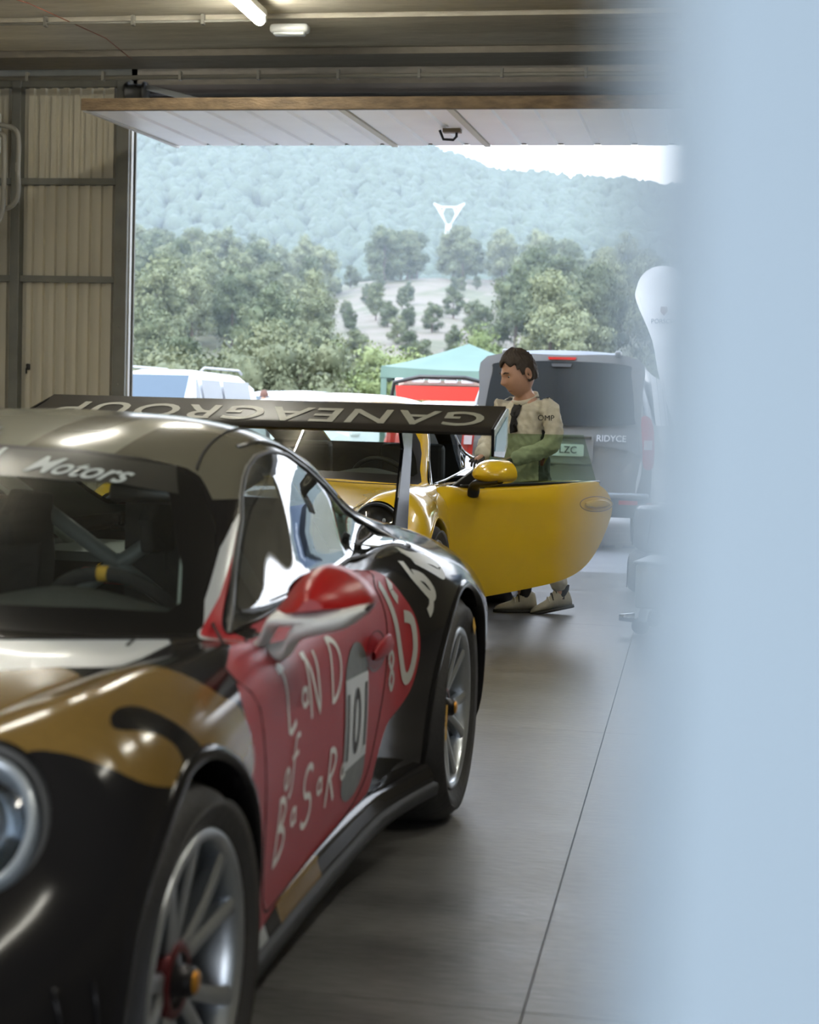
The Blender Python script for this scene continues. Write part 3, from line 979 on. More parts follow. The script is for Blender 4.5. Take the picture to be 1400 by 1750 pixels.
for s in (1, -1):
    rc_door[s] = link('door', part_mesh('door', RS, rc_parts['door'], s), RC_MATS, race_car)
    link('side_window', part_mesh('side_window', RS, rc_parts['side_window'], s), M_sideglass, race_car)

def side_put(surf, s=1):
    def f(a, b, off):
        p = surf.side(a, b, off)
        if p is not None and s < 0: p.y = -p.y
        return p
    return f

def edge_trim(name, surf, outline, r, m, parent, s=1, close=True, seg=6, off=0.0):
    pts = []
    for a, b in outline:
        p = surf.side(a, b, off)
        if p is None: continue
        pts.append((p.x, p.y * s, p.z))
    return MB().tube(pts, r, seg, closed=close).build(name, m, parent, fix=False)

M_gap = mat('shut_line', (.004, .004, .004), .8)
M_chrome = mat('dark_chrome', (.32, .34, .36), .12, metal=1)
M_rim = mat('forged_silver_rim', (.42, .45, .48), .28, metal=.85, var=.05)
M_rimdark = mat('rim_barrel', (.20, .22, .24), .35, metal=.8)
M_nut = mat('anodised_nut', (.10, .010, .014), .35, metal=.5)
M_nutgold = mat('gold_nut_cap', (.6, .28, .04), .3, metal=.8)
M_disc = mat('brake_disc', (.10, .10, .105), .4, metal=.8)
M_yellowmark = mat('tyre_yellow_mark', (.62, .36, .03), .6)
M_bluemark = mat('tyre_blue_mark', (.10, .14, .26), .6)

for s in (1, -1):
    edge_trim('shut_line', RS, DOOR, .0035, M_gap, rc_door[s], s, off=-.0015)
    edge_trim('window_seal', RS, SIDEWIN, .007, M_trim, race_car, s, off=0)
    rail = [p for p in SIDEWIN if p[1] > .9 and .15 < p[0] < 1.16]
    edge_trim('roof_gutter', RS, [(a + .01, b + .022) for a, b in smooth_poly(rail, 4, False)], .006, M_chrome, race_car, s, close=False, off=.002)
for s in (1, -1):
    sm_ = [RS.top(a, b, .0005) for a, b in smooth_poly([(1.32, .512), (1.295, .506), (1.224, .495), (1.132, .488), (1.02, .485), (.86, .478), (.6, .455), (.3, .42)], 5, False)]
    MB().tube([(p.x, p.y * s, p.z) for p in sm_ if p], .0035, 6).build('roof_seam', M_gap, race_car, fix=False)
hs = [RS.top(a, b, -.001) for a, b in HOOD[:-1]]
for s in (1, -1):
    MB().tube([(p.x, p.y * s, p.z) for p in hs if p], .004, 6).build('hood_seam', M_gap, race_car, fix=False)

def arch_lip(surf, cx, cz, r, s, m, parent, dep=.09, lip=.02, amax=200, amin=-25):
    """wheel arch: rolled lip and inner wall"""
    rows_ = []
    n = 44
    for k in range(n + 1):
        an = R(amin + (amax - amin) * k / n)
        x, z = cx + r * math.cos(an), cz + r * math.sin(an)
        z = max(z, .16)
        p = surf.side(cx + (r + .012) * math.cos(an), max(cz + (r + .012) * math.sin(an), .165))
        if p is None: continue
        y = p.y
        o = Vector((math.cos(an), 0, math.sin(an)))
        base = Vector((x, y, z))
        prof = [base + o * lip + Vector((0, -.004, 0)), base + o * lip * .6 + Vector((0, .007, 0)), base + Vector((0, .009, 0)) - o * .002, base - o * .008 + Vector((0, .002, 0)), base - o * .006 + Vector((0, -.03, 0)), base + o * .01 + Vector((0, -dep, 0)), base + o * .01 + Vector((0, -.34, 0))]
        rows_.append([(q.x, q.y * s, q.z) for q in prof])
    return MB().grid(rows_).build('wheel_arch', m, parent, fix=True)

def make_wheel(parent, x, y, r, s, rim_r=.245, width=.28, spokes=5, twin=True, mr=None, name='wheel', steer=0, marks=True, ang0=0.3):
    """tyre with rim, twin spokes, hub nut and brake disc; y = outer face of the tyre"""
    w = MB()
    W = width
    prof = [(rim_r - .012, -.012), (rim_r + .012, .0), (rim_r + .035, .012), ((rim_r + r) / 2 + .012, .018), (r - .035, .008), (r - .012, -.012), (r - .002, -.04), (r, -W * .5), (r - .002, -W + .03), (r - .015, -W + .005), (r - .05, -W - .012), (rim_r, -W)]
    w.lathe(prof, 56)
    t = w.build(name, M_rubber, parent)
    mx = Matrix.Translation((x, y * s, r - .006)) @ Matrix.Rotation(steer, 4, 'Z') @ Matrix.Rotation(-s * math.pi / 2, 4, 'X')
    t.matrix_local = mx
    mr = mr or M_rim
    b = MB()
    b.lathe([(rim_r - .004, -.02), (rim_r + .004, -.004), (rim_r, .004), (rim_r - .012, .004), (rim_r - .02, -.008), (rim_r - .026, -.03), (rim_r - .035, -W * .75), (rim_r - .01, -W + .01)], 56)
    b.build('rim', mr, t)
    d = MB()
    d.lathe([(.0, -.15), (rim_r - .05, -.15), (rim_r - .05, -.165), (0, -.165)], 40)
    d.build('brake_disc', M_disc, t)
    hubd = -.048
    hb = MB()
    hb.lathe([(.0, hubd - .02), (.062, hubd - .02), (.068, hubd - .06), (.07, -.16)], 28)
    hb.build('hub', M_rimdark, t)
    for k in range(spokes):
        for e in ((-1, 1) if twin else (0,)):
            a = ang0 + 2 * math.pi * k / spokes
            a_out = a + e * (.27 if twin else 0)
            a_in = a + e * (.16 if twin else 0)
            rows_ = []
            for i in range(9):
                f = i / 8
                rr = .045 + (rim_r - .02 - .045) * f
                an = a_in + (a_out - a_in) * f
                h = hubd + (-.012 - hubd) * (f ** .75)
                wd = (.037 - .008 * math.sin(f * math.pi)) * (1 if twin else 1.5)
                c = Vector((rr * math.cos(an), rr * math.sin(an), h))
                tg = Vector((-math.sin(an), math.cos(an), 0))
                dp = Vector((0, 0, -.036 + .012 * f))
                rows_.append([tuple(c - tg * wd / 2), tuple(c - tg * wd * .3 + Vector((0, 0, .006))), tuple(c + tg * wd * .3 + Vector((0, 0, .006))), tuple(c + tg * wd / 2), tuple(c + tg * wd * .35 + dp), tuple(c - tg * wd * .35 + dp)])
            MB().grid(rows_, closed=True).build('spoke', mr, t, angle=50)
    n = MB()
    n.lathe([(0, -.004), (.021, -.004), (.026, -.010), (.028, hubd + .014), (.044, hubd + .014), (.046, hubd - .01)], 24)
    n.build('center_nut', mat('nut_dark', (.02, .018, .02), .3, metal=.6), t)
    MB().lathe([(.046, hubd + .016), (.058, hubd + .017), (.066, hubd + .010), (.067, hubd - .01)], 28).build('nut_ring', M_nut, t)
    MB().lathe([(0, .002), (.015, .001), (.019, -.002), (.020, -.006)], 20).build('nut_cap', M_nutgold, t)
    if marks:
        def ring_mark(a0, a1, r0, r1, m, nm):
            rows_ = []
            for k in range(13):
                an = a0 + (a1 - a0) * k / 12
                rows_.append([(q * math.cos(an), q * math.sin(an), .0195 if q < (rim_r + r) / 2 + .02 else .0165) for q in (r0, (r0 + r1) / 2, r1)])
            MB().grid(rows_).build(nm, m, t, fix=True)
        return t, ring_mark
    return t, None

TYRE_F, TYRE_R = .325, .355
rc_wheels = []
for s in (1, -1):
    arch_lip(RS, WB, .325, .362, s, M_black if s else M_black, race_car)
    arch_lip(RS, 0, .345, .385, s, M_black, race_car)
    w1, mk = make_wheel(race_car, WB, .915, TYRE_F, s, rim_r=.247, ang0=1.18)
    rm = (rim_mid := .286)
    w2, mk2 = make_wheel(race_car, 0, .930, TYRE_R, s, rim_r=.249, width=.31, ang0=.35)
    rc_wheels += [w1, w2]
    for (w_, f_, r0, r1) in ((w1, mk, .272, .300), (w2, mk2, .278, .318)):
        pass
    mk(2.3, 2.42, .272, .298, M_yellowmark, 'yellow_mark')
    mk2(-2.35, -2.15, .285, .318, M_yellowmark, 'yellow_mark')
    mk2(-.2, .15, .285, .312, M_yellowmark, 'yellow_mark')

# front fascia below the nose line and the flat tail
fr = []
top = [Vector(p) for p in CAGE[0][:7]]
for z, dx in ((None, 0), (.44, .012), (.36, .01), (.28, -.02), (.22, .0), (.15, .03), (.12, .035)):
    fr.append([(p.x + dx * (1 - p.y * .6), p.y, (p.z if z is None else min(z, p.z))) for p in top])
fr2 = [[(x, -y, z) for x, y, z in r_[::-1]] + r_[1:] for r_ in fr]
MB().grid(fr2).build('front_bumper', M_black, race_car)
MB().prism([(3.0, -.86), (3.3, -.62), (3.45, -.3), (3.47, 0), (3.45, .3), (3.3, .62), (3.0, .86), (2.86, .90), (2.86, -.90)], lambda a, b, d: (a, b, d), .10, .118).build('front_splitter', M_trim, race_car)
tail = [(y, z) for (_, y, z) in CAGE[-1]]
tl = [(-1.02, y, z) for y, z in tail]
MB().add([(x, y, z) for (x, y, z) in CAGE[-1]] + [(x, -y, z) for (x, y, z) in CAGE[-1][-2:0:-1]], [tuple(range(len(CAGE[-1]) * 2 - 2))]).build('rear_panel', M_black, race_car)
for s in (1, -1):
    MB().rbox((-1.0, s * .60, .60), (.10, .26, .07), .02).build('tail_light', mat('tail_light_red', (.35, .01, .01), .15, coat=.8), race_car)
MB().rbox((.9, 0, .135), (3.6, 1.5, .03), .01).build('underbody', M_trim, race_car)
# side skirts: painted sill and a protruding grey blade
M_blade = mat('skirt_blade_grey', (.035, .037, .04), .6, spec=.2, var=.1, vscale=20)
for s in (1, -1):
    up, lo = [], []
    for k in range(33):
        f = k / 32
        x = 2.10 - 1.60 * f
        fl = max(0, (f - .72) / .28)
        yo = .905 + .060 * fl ** 1.5 - .012 * math.sin(f * 3.1)
        y0 = .862 if x > .75 else .862 + .06 * (.75 - x) / .25
        zt = .272 + .0 * fl
        up.append([(x, (y0 - .03) * s, zt + .006), (x, (y0 + .012) * s, zt), (x, (yo - .022) * s, zt - .012), (x, (yo - .012) * s, .232 + .01 * fl), (x, (yo - .012) * s, .222)])
        lo.append([(x, (yo - .02) * s, .228), (x, yo * s, .224), (x, (yo + .004) * s, .212), (x, yo * s, .190), (x, (yo - .02) * s, .182), (x, (yo - .2) * s, .178)])
    sk = MB().grid(up).build('side_skirt', [M_black, M_gold, M_white, M_red], race_car)
    for p in sk.data.polygons:
        x = p.center.x
        p.material_index = 2 if x > 1.93 else (1 if 1.48 < x < 1.86 else (0 if x > 1.2 or x < 1.0 else 0))
        if 1.86 <= x <= 1.93: p.material_index = 0
    MB().grid(lo).build('skirt_blade', M_blade, race_car)

# rear wing
WY = .905
FT = 1.45
def foil(t):
    """closed section, x forward; returns (x, z) around the chord"""
    xs = np.linspace(0, 1, 15)
    th = .10 * (1.5 * np.sqrt(xs + 1e-9) - .63 * xs * 2.0 + .28 * xs ** 2 - .15 * xs ** 3) * FT
    cm = .09 * (xs - xs ** 2) * 1.3
    up = np.stack([xs, -cm + th], 1); dn = np.stack([xs, -cm - th], 1)
    return np.concatenate([up, dn[::-1][1:-1]])
LE, TE = np.array([-.80, 1.200]), np.array([-1.10, 1.283])
ch = TE - LE
pn = np.array([-ch[1], ch[0]]) * -1
if pn[1] < 0: pn = -pn
rows_ = []
for k in range(25):
    y = WY - 2 * WY * k / 24
    rows_.append([(LE[0] + ch[0] * a + pn[0] * b, y, LE[1] + ch[1] * a + pn[1] * b) for a, b in foil(0)])
M_carbon = mat('wing_carbon', (.022, .019, .016), .3, spec=.3, var=.15, vscale=200)
M_carbon.node_tree.nodes['Principled BSDF'].inputs['IOR'].default_value = 1.2
MB().grid(rows_, closed=True).build('rear_wing', M_carbon, race_car, angle=60)
MB().tube([(TE[0] + .004, WY, TE[1] + .006), (TE[0] + .004, -WY, TE[1] + .006)], .006, 6).build('gurney_flap', M_carbon, race_car)
for s in (1, -1):
    MB().prism([(-.77, 1.215), (-.785, 1.115), (-1.05, 1.105), (-1.13, 1.15), (-1.14, 1.29), (-1.08, 1.292)], lambda a, b, d: (a, d, b), WY * s - .006, WY * s + .006).build('wing_endplate', M_black, race_car, bevel=.003)
    MB().prism([(-.82, 1.19), (-.80, 1.135), (-1.03, 1.13), (-1.08, 1.16), (-1.09, 1.26)], lambda a, b, d: (a, d, b), (WY + .007) * s - .001, (WY + .007) * s + .001).build('endplate_sticker', mat('sticker_blue', (.22, .45, .62), .3), race_car)
    MB().prism([(-.95, 1.20), (-1.0, 1.13), (-.93, .95), (-.86, .80), (-1.12, .74), (-1.14, .95), (-1.16, 1.1), (-1.17, 1.20)], lambda a, b, d: (a, d, b), .53 * s - .007, .53 * s + .007).build('wing_support', M_black, race_car, bevel=.004)
    MB().rbox((-.99, .53 * s, .80), (.30, .06, .02), .008).build('support_foot', M_trim, race_car)
def wing_put(a, b, off):
    """a across the wing as read from behind, b from leading to trailing edge"""
    t = min(max(b, .02), .98)
    cm = .09 * (t - t * t) * 1.3
    th = .10 * (1.5 * math.sqrt(t) - 1.26 * t + .28 * t * t - .15 * t ** 3) * FT
    q = LE + ch * t + pn * (-cm + th)
    nn = pn / np.linalg.norm(pn)
    q = q + nn * (off + .0005)
    return Vector((q[0], -a, q[1]))
wt = text_mesh('GANEAGROUP', 1.0, spacing=1.12, bold=.012)
xs = [v.co.x for v in wt.vertices]; ys = [v.co.y for v in wt.vertices]
w_ = max(xs) - min(xs); h_ = max(ys) - min(ys)
for v in wt.vertices:
    v.co.x = (v.co.x - (max(xs) + min(xs)) / 2) / w_ * 1.66 - .02
    v.co.y = .72 - ((v.co.y - min(ys)) / h_) * .62
decal_mesh('wing_lettering', wt, wing_put, mat('wing_print', (.24, .24, .195), .4), race_car, cut=.05)

# door mirrors
M_mirred = mat('mirror_red_gloss', (.33, .008, .008), .3, spec=.4)
M_mirwht = mat('mirror_grey_white', (.66, .68, .66), .4)
MIR_O = smooth_poly([(.838, .842), (.852, .872), (.885, .918), (.925, .942), (.965, .938), (1.005, .917), (1.030, .890), (1.036, .872), (1.02, .866), (.94, .854)], 4)
for s in (1, -1):
    rows_ = []
    for i in range(15):
        f = i / 14                                    # front to back
        x = 1.865 - .165 * f
        k = .25 + .75 * math.sin(min(1, f / .8) * math.pi / 2) ** .75
        rows_.append([(x - .06 * (y - .935) * (1 - f), (.935 + (y - .935) * k) * s, .868 + (z - .868) * k) for y, z in MIR_O])
    mb = MB().grid(rows_, closed=True)
    mb.add(rows_[-1], [tuple(range(len(MIR_O)))]).add(rows_[0], [tuple(range(len(MIR_O)))])
    mir = mb.build('mirror_housing', M_mirred, race_car, angle=50)
    def bar(nm, path):
        rows_ = []
        for (x, y, z, rx, rz) in smooth_poly(path, 5, False):
            rows_.append([(x + rx * math.cos(t), y * s, z + rz * math.sin(t)) for t in np.linspace(0, 2 * math.pi, 14, endpoint=False)])
        MB().grid(rows_, closed=True).build(nm, M_mirwht, mir)
    bar('mirror_arm', [(1.775, 1.036, .868, .05, .006), (1.785, 1.00, .850, .074, .022), (1.79, .95, .838, .080, .026), (1.79, .905, .822, .074, .024), (1.78, .882, .800, .060, .021), (1.765, .865, .775, .052, .021), (1.75, .835, .760, .050, .021), (1.74, .80, .758, .04, .016)])
    bar('mirror_strut', [(1.785, .97, .846, .078, .014), (1.79, .90, .842, .080, .017), (1.79, .853, .838, .075, .017), (1.785, .836, .822, .064, .017), (1.775, .822, .798, .056, .017), (1.765, .806, .775, .050, .019), (1.755, .785, .765, .04, .014)])
    MB().lathe([(0, 0), (.09, 0), (.092, -.004)], 24, xform((1.688, .935 * s, .875), (0, -math.pi / 2, 0), (.62, 1.04, 1))).build('mirror_glass', M_chrome, mir)

# headlights
M_hlring = mat('headlight_ring', (.42, .47, .52), .25, metal=.5, coat=.5)
M_hldark = mat('headlight_seal', (.05, .05, .048), .5)
M_lens = glass_mat('headlight_lens', (.9, .93, .95), .05, 1.5)
for s in (1, -1):
    Fm = frame_to(HL_C, HL_N)
    mirr = Matrix.Scale(-1, 4, (0, 1, 0)) if s < 0 else Matrix.Identity(4)
    Mx = mirr @ Fm @ Matrix.Scale(HL_A, 4, (1, 0, 0)) @ Matrix.Scale(HL_B, 4, (0, 1, 0))
    hl = MB().lathe([(.78, -.10), (.82, .0), (.90, .018), (.98, .016), (1.04, .004), (1.05, -.02)], 44, Mx).build('headlight', M_hldark, race_car)
    MB().lathe([(.55, -.07), (.62, -.02), (.66, .012), (.72, .030), (.80, .028), (.845, .012), (.86, -.03)], 44, Mx).build('light_ring', M_hlring, hl)
    MB().lathe([(.0, -.08), (.2, -.075), (.55, -.05), (.62, -.01)], 32, Mx).build('reflector', M_chrome, hl)
    MB().lathe([(.0, -.02), (.12, -.022), (.22, -.04), (.24, -.08)], 20, Mx @ Matrix.Translation((.1, .18, 0))).build('projector', M_lens, hl)
    MB().lathe([(.0, .045), (.25, .042), (.5, .034), (.72, .022), (.80, .010)], 32, Mx).build('lens', M_lens, hl)
    for (xx, z0, z1) in ((2.93, .47, .14), (2.865, .46, .14)):
        ed = [RS.side(xx - .02 * k / 8, z0 + (z1 - z0) * k / 8, .004) for k in range(9)]
        MB().tube([(p.x, p.y * s, p.z) for p in ed if p], .0035, 8).build('bumper_fin', M_black, race_car)
    # lower lamp and intake on the bumper corner
    MB().rbox((2.985, s * .80, .40), (.03, .02, .16), .008).build('running_light', M_hlring, race_car)

# door handle and lettering on the flank
put = side_put(RS)
for s in (1, -1):
    P_ = [RS.side(a, b, .0015) for a, b in [(.885 + .115 * math.cos(t), .645 + .052 * math.sin(t)) for t in np.linspace(0, 2 * math.pi, 28, endpoint=False)]]
    cc = RS.side(.885, .645, -.03)
    rings = []
    for k in (1.0, .85, .55, .2):
        rings.append([((p.x * k + cc.x * (1 - k)), (p.y * 1 + (cc.y - p.y) * 0 - (0, .002, .004, .005)[(1.0, .85, .55, .2).index(k)]) * s, (p.z * k + cc.z * (1 - k))) for p in P_])
    MB().grid(rings, closed=True).build('handle_recess', mat('recess_shade_red', (.13, .008, .012), .4), rc_door[s])  # shade of the recess put in as a darker red
    hp = [RS.side(1.0 - .23 * t, .648 + .012 * math.sin(t * 3.1), .018 + .012 * math.sin(t * 3.1)) for t in np.linspace(0, 1, 9)]
    rows_ = []
    for i, p in enumerate(hp):
        hgt = .012 + .016 * math.sin(i / 8 * math.pi) ** .7
        rows_.append([(p.x, (p.y + .006 * math.sin(t)) * s, p.z + hgt * math.cos(t)) for t in np.linspace(0, 2 * math.pi, 10, endpoint=False)])
    MB().grid(rows_, closed=True).build('door_handle', M_red, rc_door[s])

# hand-drawn letters: strokes in a unit box (x right, y up)
def arc(cx, cy, rx, ry, a0, a1, n=12):
    return [(cx + rx * math.cos(R(a0 + (a1 - a0) * k / n)), cy + ry * math.sin(R(a0 + (a1 - a0) * k / n))) for k in range(n + 1)]
GL = {
 'L': [[(.15, 1), (.22, .95), (.22, 0), (.75, .05)], [(.0, .98), (.4, 1.0)]],
 'N': [[(.12, 0), (.15, 1), (.75, 0), (.78, 1)], [(0, 1), (.25, 1)]],
 'D': [[(.15, 0), (.18, 1)], [(.1, .98)] + arc(.18, .5, .6, .5, 85, -85) + [(.1, .02)]],
 'B': [[(.15, 0), (.2, 1)], [(.1, .98)] + arc(.2, .76, .42, .23, 85, -85) + [(.2, .52)] + arc(.2, .26, .55, .26, 85, -85) + [(.1, 0)]],
 'S': [arc(.45, .75, .33, .25, 30, 265, 14)[:] + arc(.42, .26, .36, .25, 85, -150, 14)],
 'R': [[(.15, 0), (.2, 1)], [(.1, .98)] + arc(.2, .74, .45, .25, 85, -85) + [(.3, .48), (.8, 0)]],
 'a': [arc(.45, .42, .3, .32, 20, 380, 16), [(.75, .78), (.72, .2), (.85, .08)]],
 'o': [arc(.5, .4, .34, .38, 0, 370, 16)],
 'f': [[(.9, .98), (.6, 1.0), (.45, .7), (.3, -.3), (.05, -.45)], [(.2, .5), (.8, .55)]],
}
def word(glyphs):
    """glyphs: (char, x front edge, z base, width, height, slant); reads rearwards along the left flank"""
    st = []
    for ch_, x0, z0, w, h, sl in glyphs:
        for path in GL[ch_]:
            st.append(([(x0 - (a * w + b * sl), z0 + b * h) for a, b in smooth_poly(path, 3, False)] if len(path) > 3 else [(x0 - (a * w + b * sl), z0 + b * h) for a, b in path], .0145 if h > .08 else .011))
    return st
letters = [word([g_]) for g_ in [('L', 1.855, .615, .13, .125, .01), ('a', 1.70, .632, .08, .055, .0), ('N', 1.62, .600, .13, .135, -.01), ('D', 1.415, .600, .15, .14, .0),
                ('o', 1.89, .505, .06, .045, .02), ('f', 1.83, .515, .10, .075, .02),
                ('B', 1.96, .372, .13, .12, .03), ('a', 1.80, .405, .07, .05, .0), ('S', 1.70, .375, .13, .125, .02), ('a', 1.54, .41, .07, .05, 0), ('R', 1.455, .365, .13, .125, .03), ('a', 1.29, .39, .07, .05, 0)]]
M_scr = mat('door_lettering_white', (.80, .80, .78), .4)
for lt in letters:
    decal_strokes('painted_letter', lt, put, M_scr, rc_door[1])


# start number plaque
x0, x1 = 1.262, .992
pl = [(x0, .37), (x0, .60)] + [(x1 + (x0 - x1) * (.5 + .5 * math.cos(t)), .60 + .10 * math.sin(t)) for t in np.linspace(0, math.pi, 12)][1:-1] + [(x1, .60), (x1, .37)] + [(x1 + (x0 - x1) * (.5 - .5 * math.cos(t)), .37 - .055 * math.sin(t)) for t in np.linspace(0, math.pi, 12)][1:-1]
decal_mesh('number_plaque', poly_mesh(pl), put, mat('plaque_grey', (.11, .12, .115), .4, var=.3, vscale=30), rc_door[1], off=.0016)
decal_mesh('number_panel', poly_mesh([(x0 - .004, .405), (x0 - .004, .625), (x1 + .004, .612), (x1 + .004, .40)]), put, mat('plaque_white', (.60, .64, .68), .4), rc_door[1], off=.003)
nm = text_mesh('101', .2, bold=.003, spacing=1.05)
xs = [v.co.x for v in nm.vertices]; ys = [v.co.y for v in nm.vertices]
cx_, cy_ = (max(xs) + min(xs)) / 2, (max(ys) + min(ys)) / 2
for v in nm.vertices:
    v.co.x = (x0 + x1) / 2 - (v.co.x - cx_) * .232 / (max(xs) - min(xs))
    v.co.y = .508 + (v.co.y - cy_) * .165 / (max(ys) - min(ys))
decal_mesh('start_number', nm, put, mat('print_black', (.02, .02, .022), .5), rc_door[1], off=.0042)

# silver script on the rear quarter
def pth(p, n=5): return smooth_poly(p, n, False)
scr = [(pth([(.70, .80), (.655, .70), (.63, .60), (.60, .535), (.555, .535), (.515, .60), (.52, .68), (.575, .70)]), .034),
       (pth([(.60, .80), (.62, .775), (.595, .745)]), .03),
       (pth([(.36, .868), (.33, .845), (.27, .835), (.22, .822), (.19, .80), (.22, .785), (.29, .812), (.35, .838)]), .030),
       (pth([(.43, .838), (.43, .80), (.40, .765), (.36, .735), (.335, .745), (.36, .785), (.41, .80)]), .030),
       (pth([(.36, .735), (.375, .705), (.40, .69)]), .030),
       (pth([(.745, .60), (.72, .575), (.70, .60), (.72, .625), (.745, .60)]), .016),
       (pth([(.745, .545), (.72, .52), (.70, .545), (.72, .57), (.745, .545)]), .016)]
decal_strokes('silver_script', scr, put, M_silver, race_car, off=.002)

# windscreen banner lettering
WSN = BAS['x']
def ws_put(a, b, off):
    """a = car y, b = height on the screen"""
    p = RS.cast((4, abs(a), b), (-1, 0, 0))
    if p is None: return None
    n = RS.normal(p)
    p = p + n * off
    if a < 0: p.y = -p.y
    return p
bn = [(-.46, 1.135), (-.27, 1.148), (0, 1.158), (.27, 1.148), (.47, 1.125), (.515, 1.065), (.40, 1.085), (.2, 1.095), (0, 1.10), (-.2, 1.095), (-.40, 1.085), (-.515, 1.065)]
decal_mesh('sun_strip', poly_mesh([(a, b - .004) for a, b in bn]), ws_put, mat('sun_strip_black', (.02, .021, .019), .3, coat=.3), race_car, off=.002)
M_ban = mat('banner_lettering', (.40, .45, .46), .4)
bt = text_mesh('Motors', .075, shear=.45, bold=.0012)
for v in bt.vertices:
    a = v.co.x + .285
    v.co.x, v.co.y = a, v.co.y * .62 + 1.122 - .16 * max(0, a - .08) ** 1.6
decal_mesh('banner_lettering', bt, ws_put, M_ban, race_car, off=.0035)
bt = text_mesh('CSN', .095, bold=.001)
for v in bt.vertices:
    v.co.x, v.co.y = v.co.x + .005, v.co.y * .62 + 1.128
decal_mesh('banner_lettering', bt, ws_put, M_ban, race_car, off=.0035)
def roof_put(a, b, off):
    return RS.top(a, b, off)
rt = text_mesh('MOBALLET', .10, bold=.002)
for v in rt.vertices:
    v.co.x, v.co.y = 1.30 + v.co.y * 1.0, v.co.x - .22
decal_mesh('roof_lettering', rt, roof_put, mat('roof_lettering', (.03, .04, .045), .4), race_car)

# cockpit
M_cage = mat('roll_cage_white', (.46, .52, .48), .45)
M_cage2 = mat('cage_grey', (.20, .215, .20), .5)
M_suede = mat('black_suede', (.02, .02, .02), .9)
M_dashm = mat('dash_grey', (.032, .036, .034), .75, bump=.2, bscale=120)
rows_ = []
for k in range(29):
    y = -.60 + 1.20 * k / 28
    bump = .055 * math.exp(-((y - .34) / .21) ** 2)
    z0 = .80 + bump
    rows_.append([(1.97, y, .79), (1.86, y, .812 + bump * .2), (1.74, y, z0 + .0), (1.64, y, z0 + .008), (1.59, y, z0 - .012), (1.57, y, z0 - .07), (1.57, y, .5)])
MB().grid(rows_).build('dashboard', M_dashm, race_car)
for s in (1, -1):
    MB().tube([(1.66, .60 * s, .70), (1.60, .59 * s, .84), (1.45, .545 * s, .99), (1.31, .50 * s, 1.075), (1.15, .49 * s, 1.125), (.75, .48 * s, 1.14), (.5, .47 * s, 1.10)], .021, 10).build('roll_cage', M_cage, race_car)
    MB().tube([(.5, .60 * s, .25), (.5, .58 * s, .80), (.5, .47 * s, 1.10)], .021, 10).build('roll_cage', M_cage, race_car)
    MB().tube([(.5, .47 * s, 1.10), (-.2, .44 * s, .80)], .02, 10).build('roll_cage', M_cage, race_car)
    MB().tube([(1.31, .52 * s, 1.06), (1.0, .60 * s, .75), (.6, .62 * s, .5)], .016, 8).build('door_bar', M_cage2, race_car)
MB().tube([(.5, .47, 1.10), (.5, -.47, 1.10)], .021, 10).build('roll_cage', M_cage, race_car)
MB().tube([(1.28, .50, 1.10), (1.28, -.50, 1.10)], .02, 10).build('roll_cage', M_cage2, race_car)
MB().tube([(.5, .42, 1.08), (.5, -.52, .45)], .024, 10).build('roll_cage', M_cage2, race_car)
MB().tube([(.5, -.42, 1.08), (.5, .52, .45)], .024, 10).build('roll_cage', M_cage2, race_car)
MB().box((-.12, 0, .78), (.5, 1.1, .03)).build('rear_shelf', M_cage2, race_car)
MB().box((1.0, 0, .19), (1.9, 1.3, .02)).build('cabin_floor', M_dark, race_car)
for y in (.37, -.40):
    sp = [(.62, .98), (.60, .80), (.66, .45), (.74, .33), (1.05, .30), (1.22, .36), (1.22, .30), (1.05, .24), (.66, .24), (.54, .45), (.47, .80), (.50, .99)]
    st = MB().prism(sp, lambda a, b, d: (a, d, b), y - .20, y + .20).build('bucket_seat', M_suede, race_car, bevel=.02)
    for e in (-1, 1):
        MB().prism([(.50, 1.0), (.50, .85), (.78, .86), (.80, .95), (.72, 1.02)], lambda a, b, d: (a, d, b), y + e * .18 - .02, y + e * .18 + .02).build('head_bolster', M_suede, st, bevel=.012)
# window net behind the driver's seat
MB().box((.49, .30, .80), (.02, .56, .42)).build('net_panel', M_suede, race_car)
SWC = Vector((1.46, .37, .745))
Sm = frame_to(SWC, Vector((-.88, 0, .47)), (0, 0, 1))
ring = [Sm @ Vector((.165 * math.cos(t), .155 * math.sin(t), 0)) for t in np.linspace(0, 2 * math.pi, 48, endpoint=False)]
sw = MB().tube(ring, .0175, 10, closed=True).build('steering_wheel', M_suede, race_car)
for t in (R(0), R(180), R(270)):
    MB().tube([Sm @ Vector((.15 * math.cos(t), .14 * math.sin(t), 0)), Sm @ Vector((.04 * math.cos(t), .04 * math.sin(t), -.03))], .014, 8).build('wheel_spoke', M_trim, sw)
MB().lathe([(0, .005), (.05, .0), (.055, -.04)], 20, Sm @ Matrix.Translation((0, 0, -.02))).build('wheel_boss', M_trim, sw)
arc_ = [Sm @ Vector((.165 * math.cos(t), .155 * math.sin(t), 0)) for t in np.linspace(R(86), R(94), 5)]
MB().tube(arc_, .0182, 10).build('center_mark', M_yellowmark, sw)
MB().rbox((1.22, .37, 1.05), (.05, .22, .05), .015).build('rear_mirror', M_trim, race_car)
# blue fuel and switch panel glints on the cage side
tag(race_car, 'black, gold and red race coupe with start number 101 and rear wing', 'car')

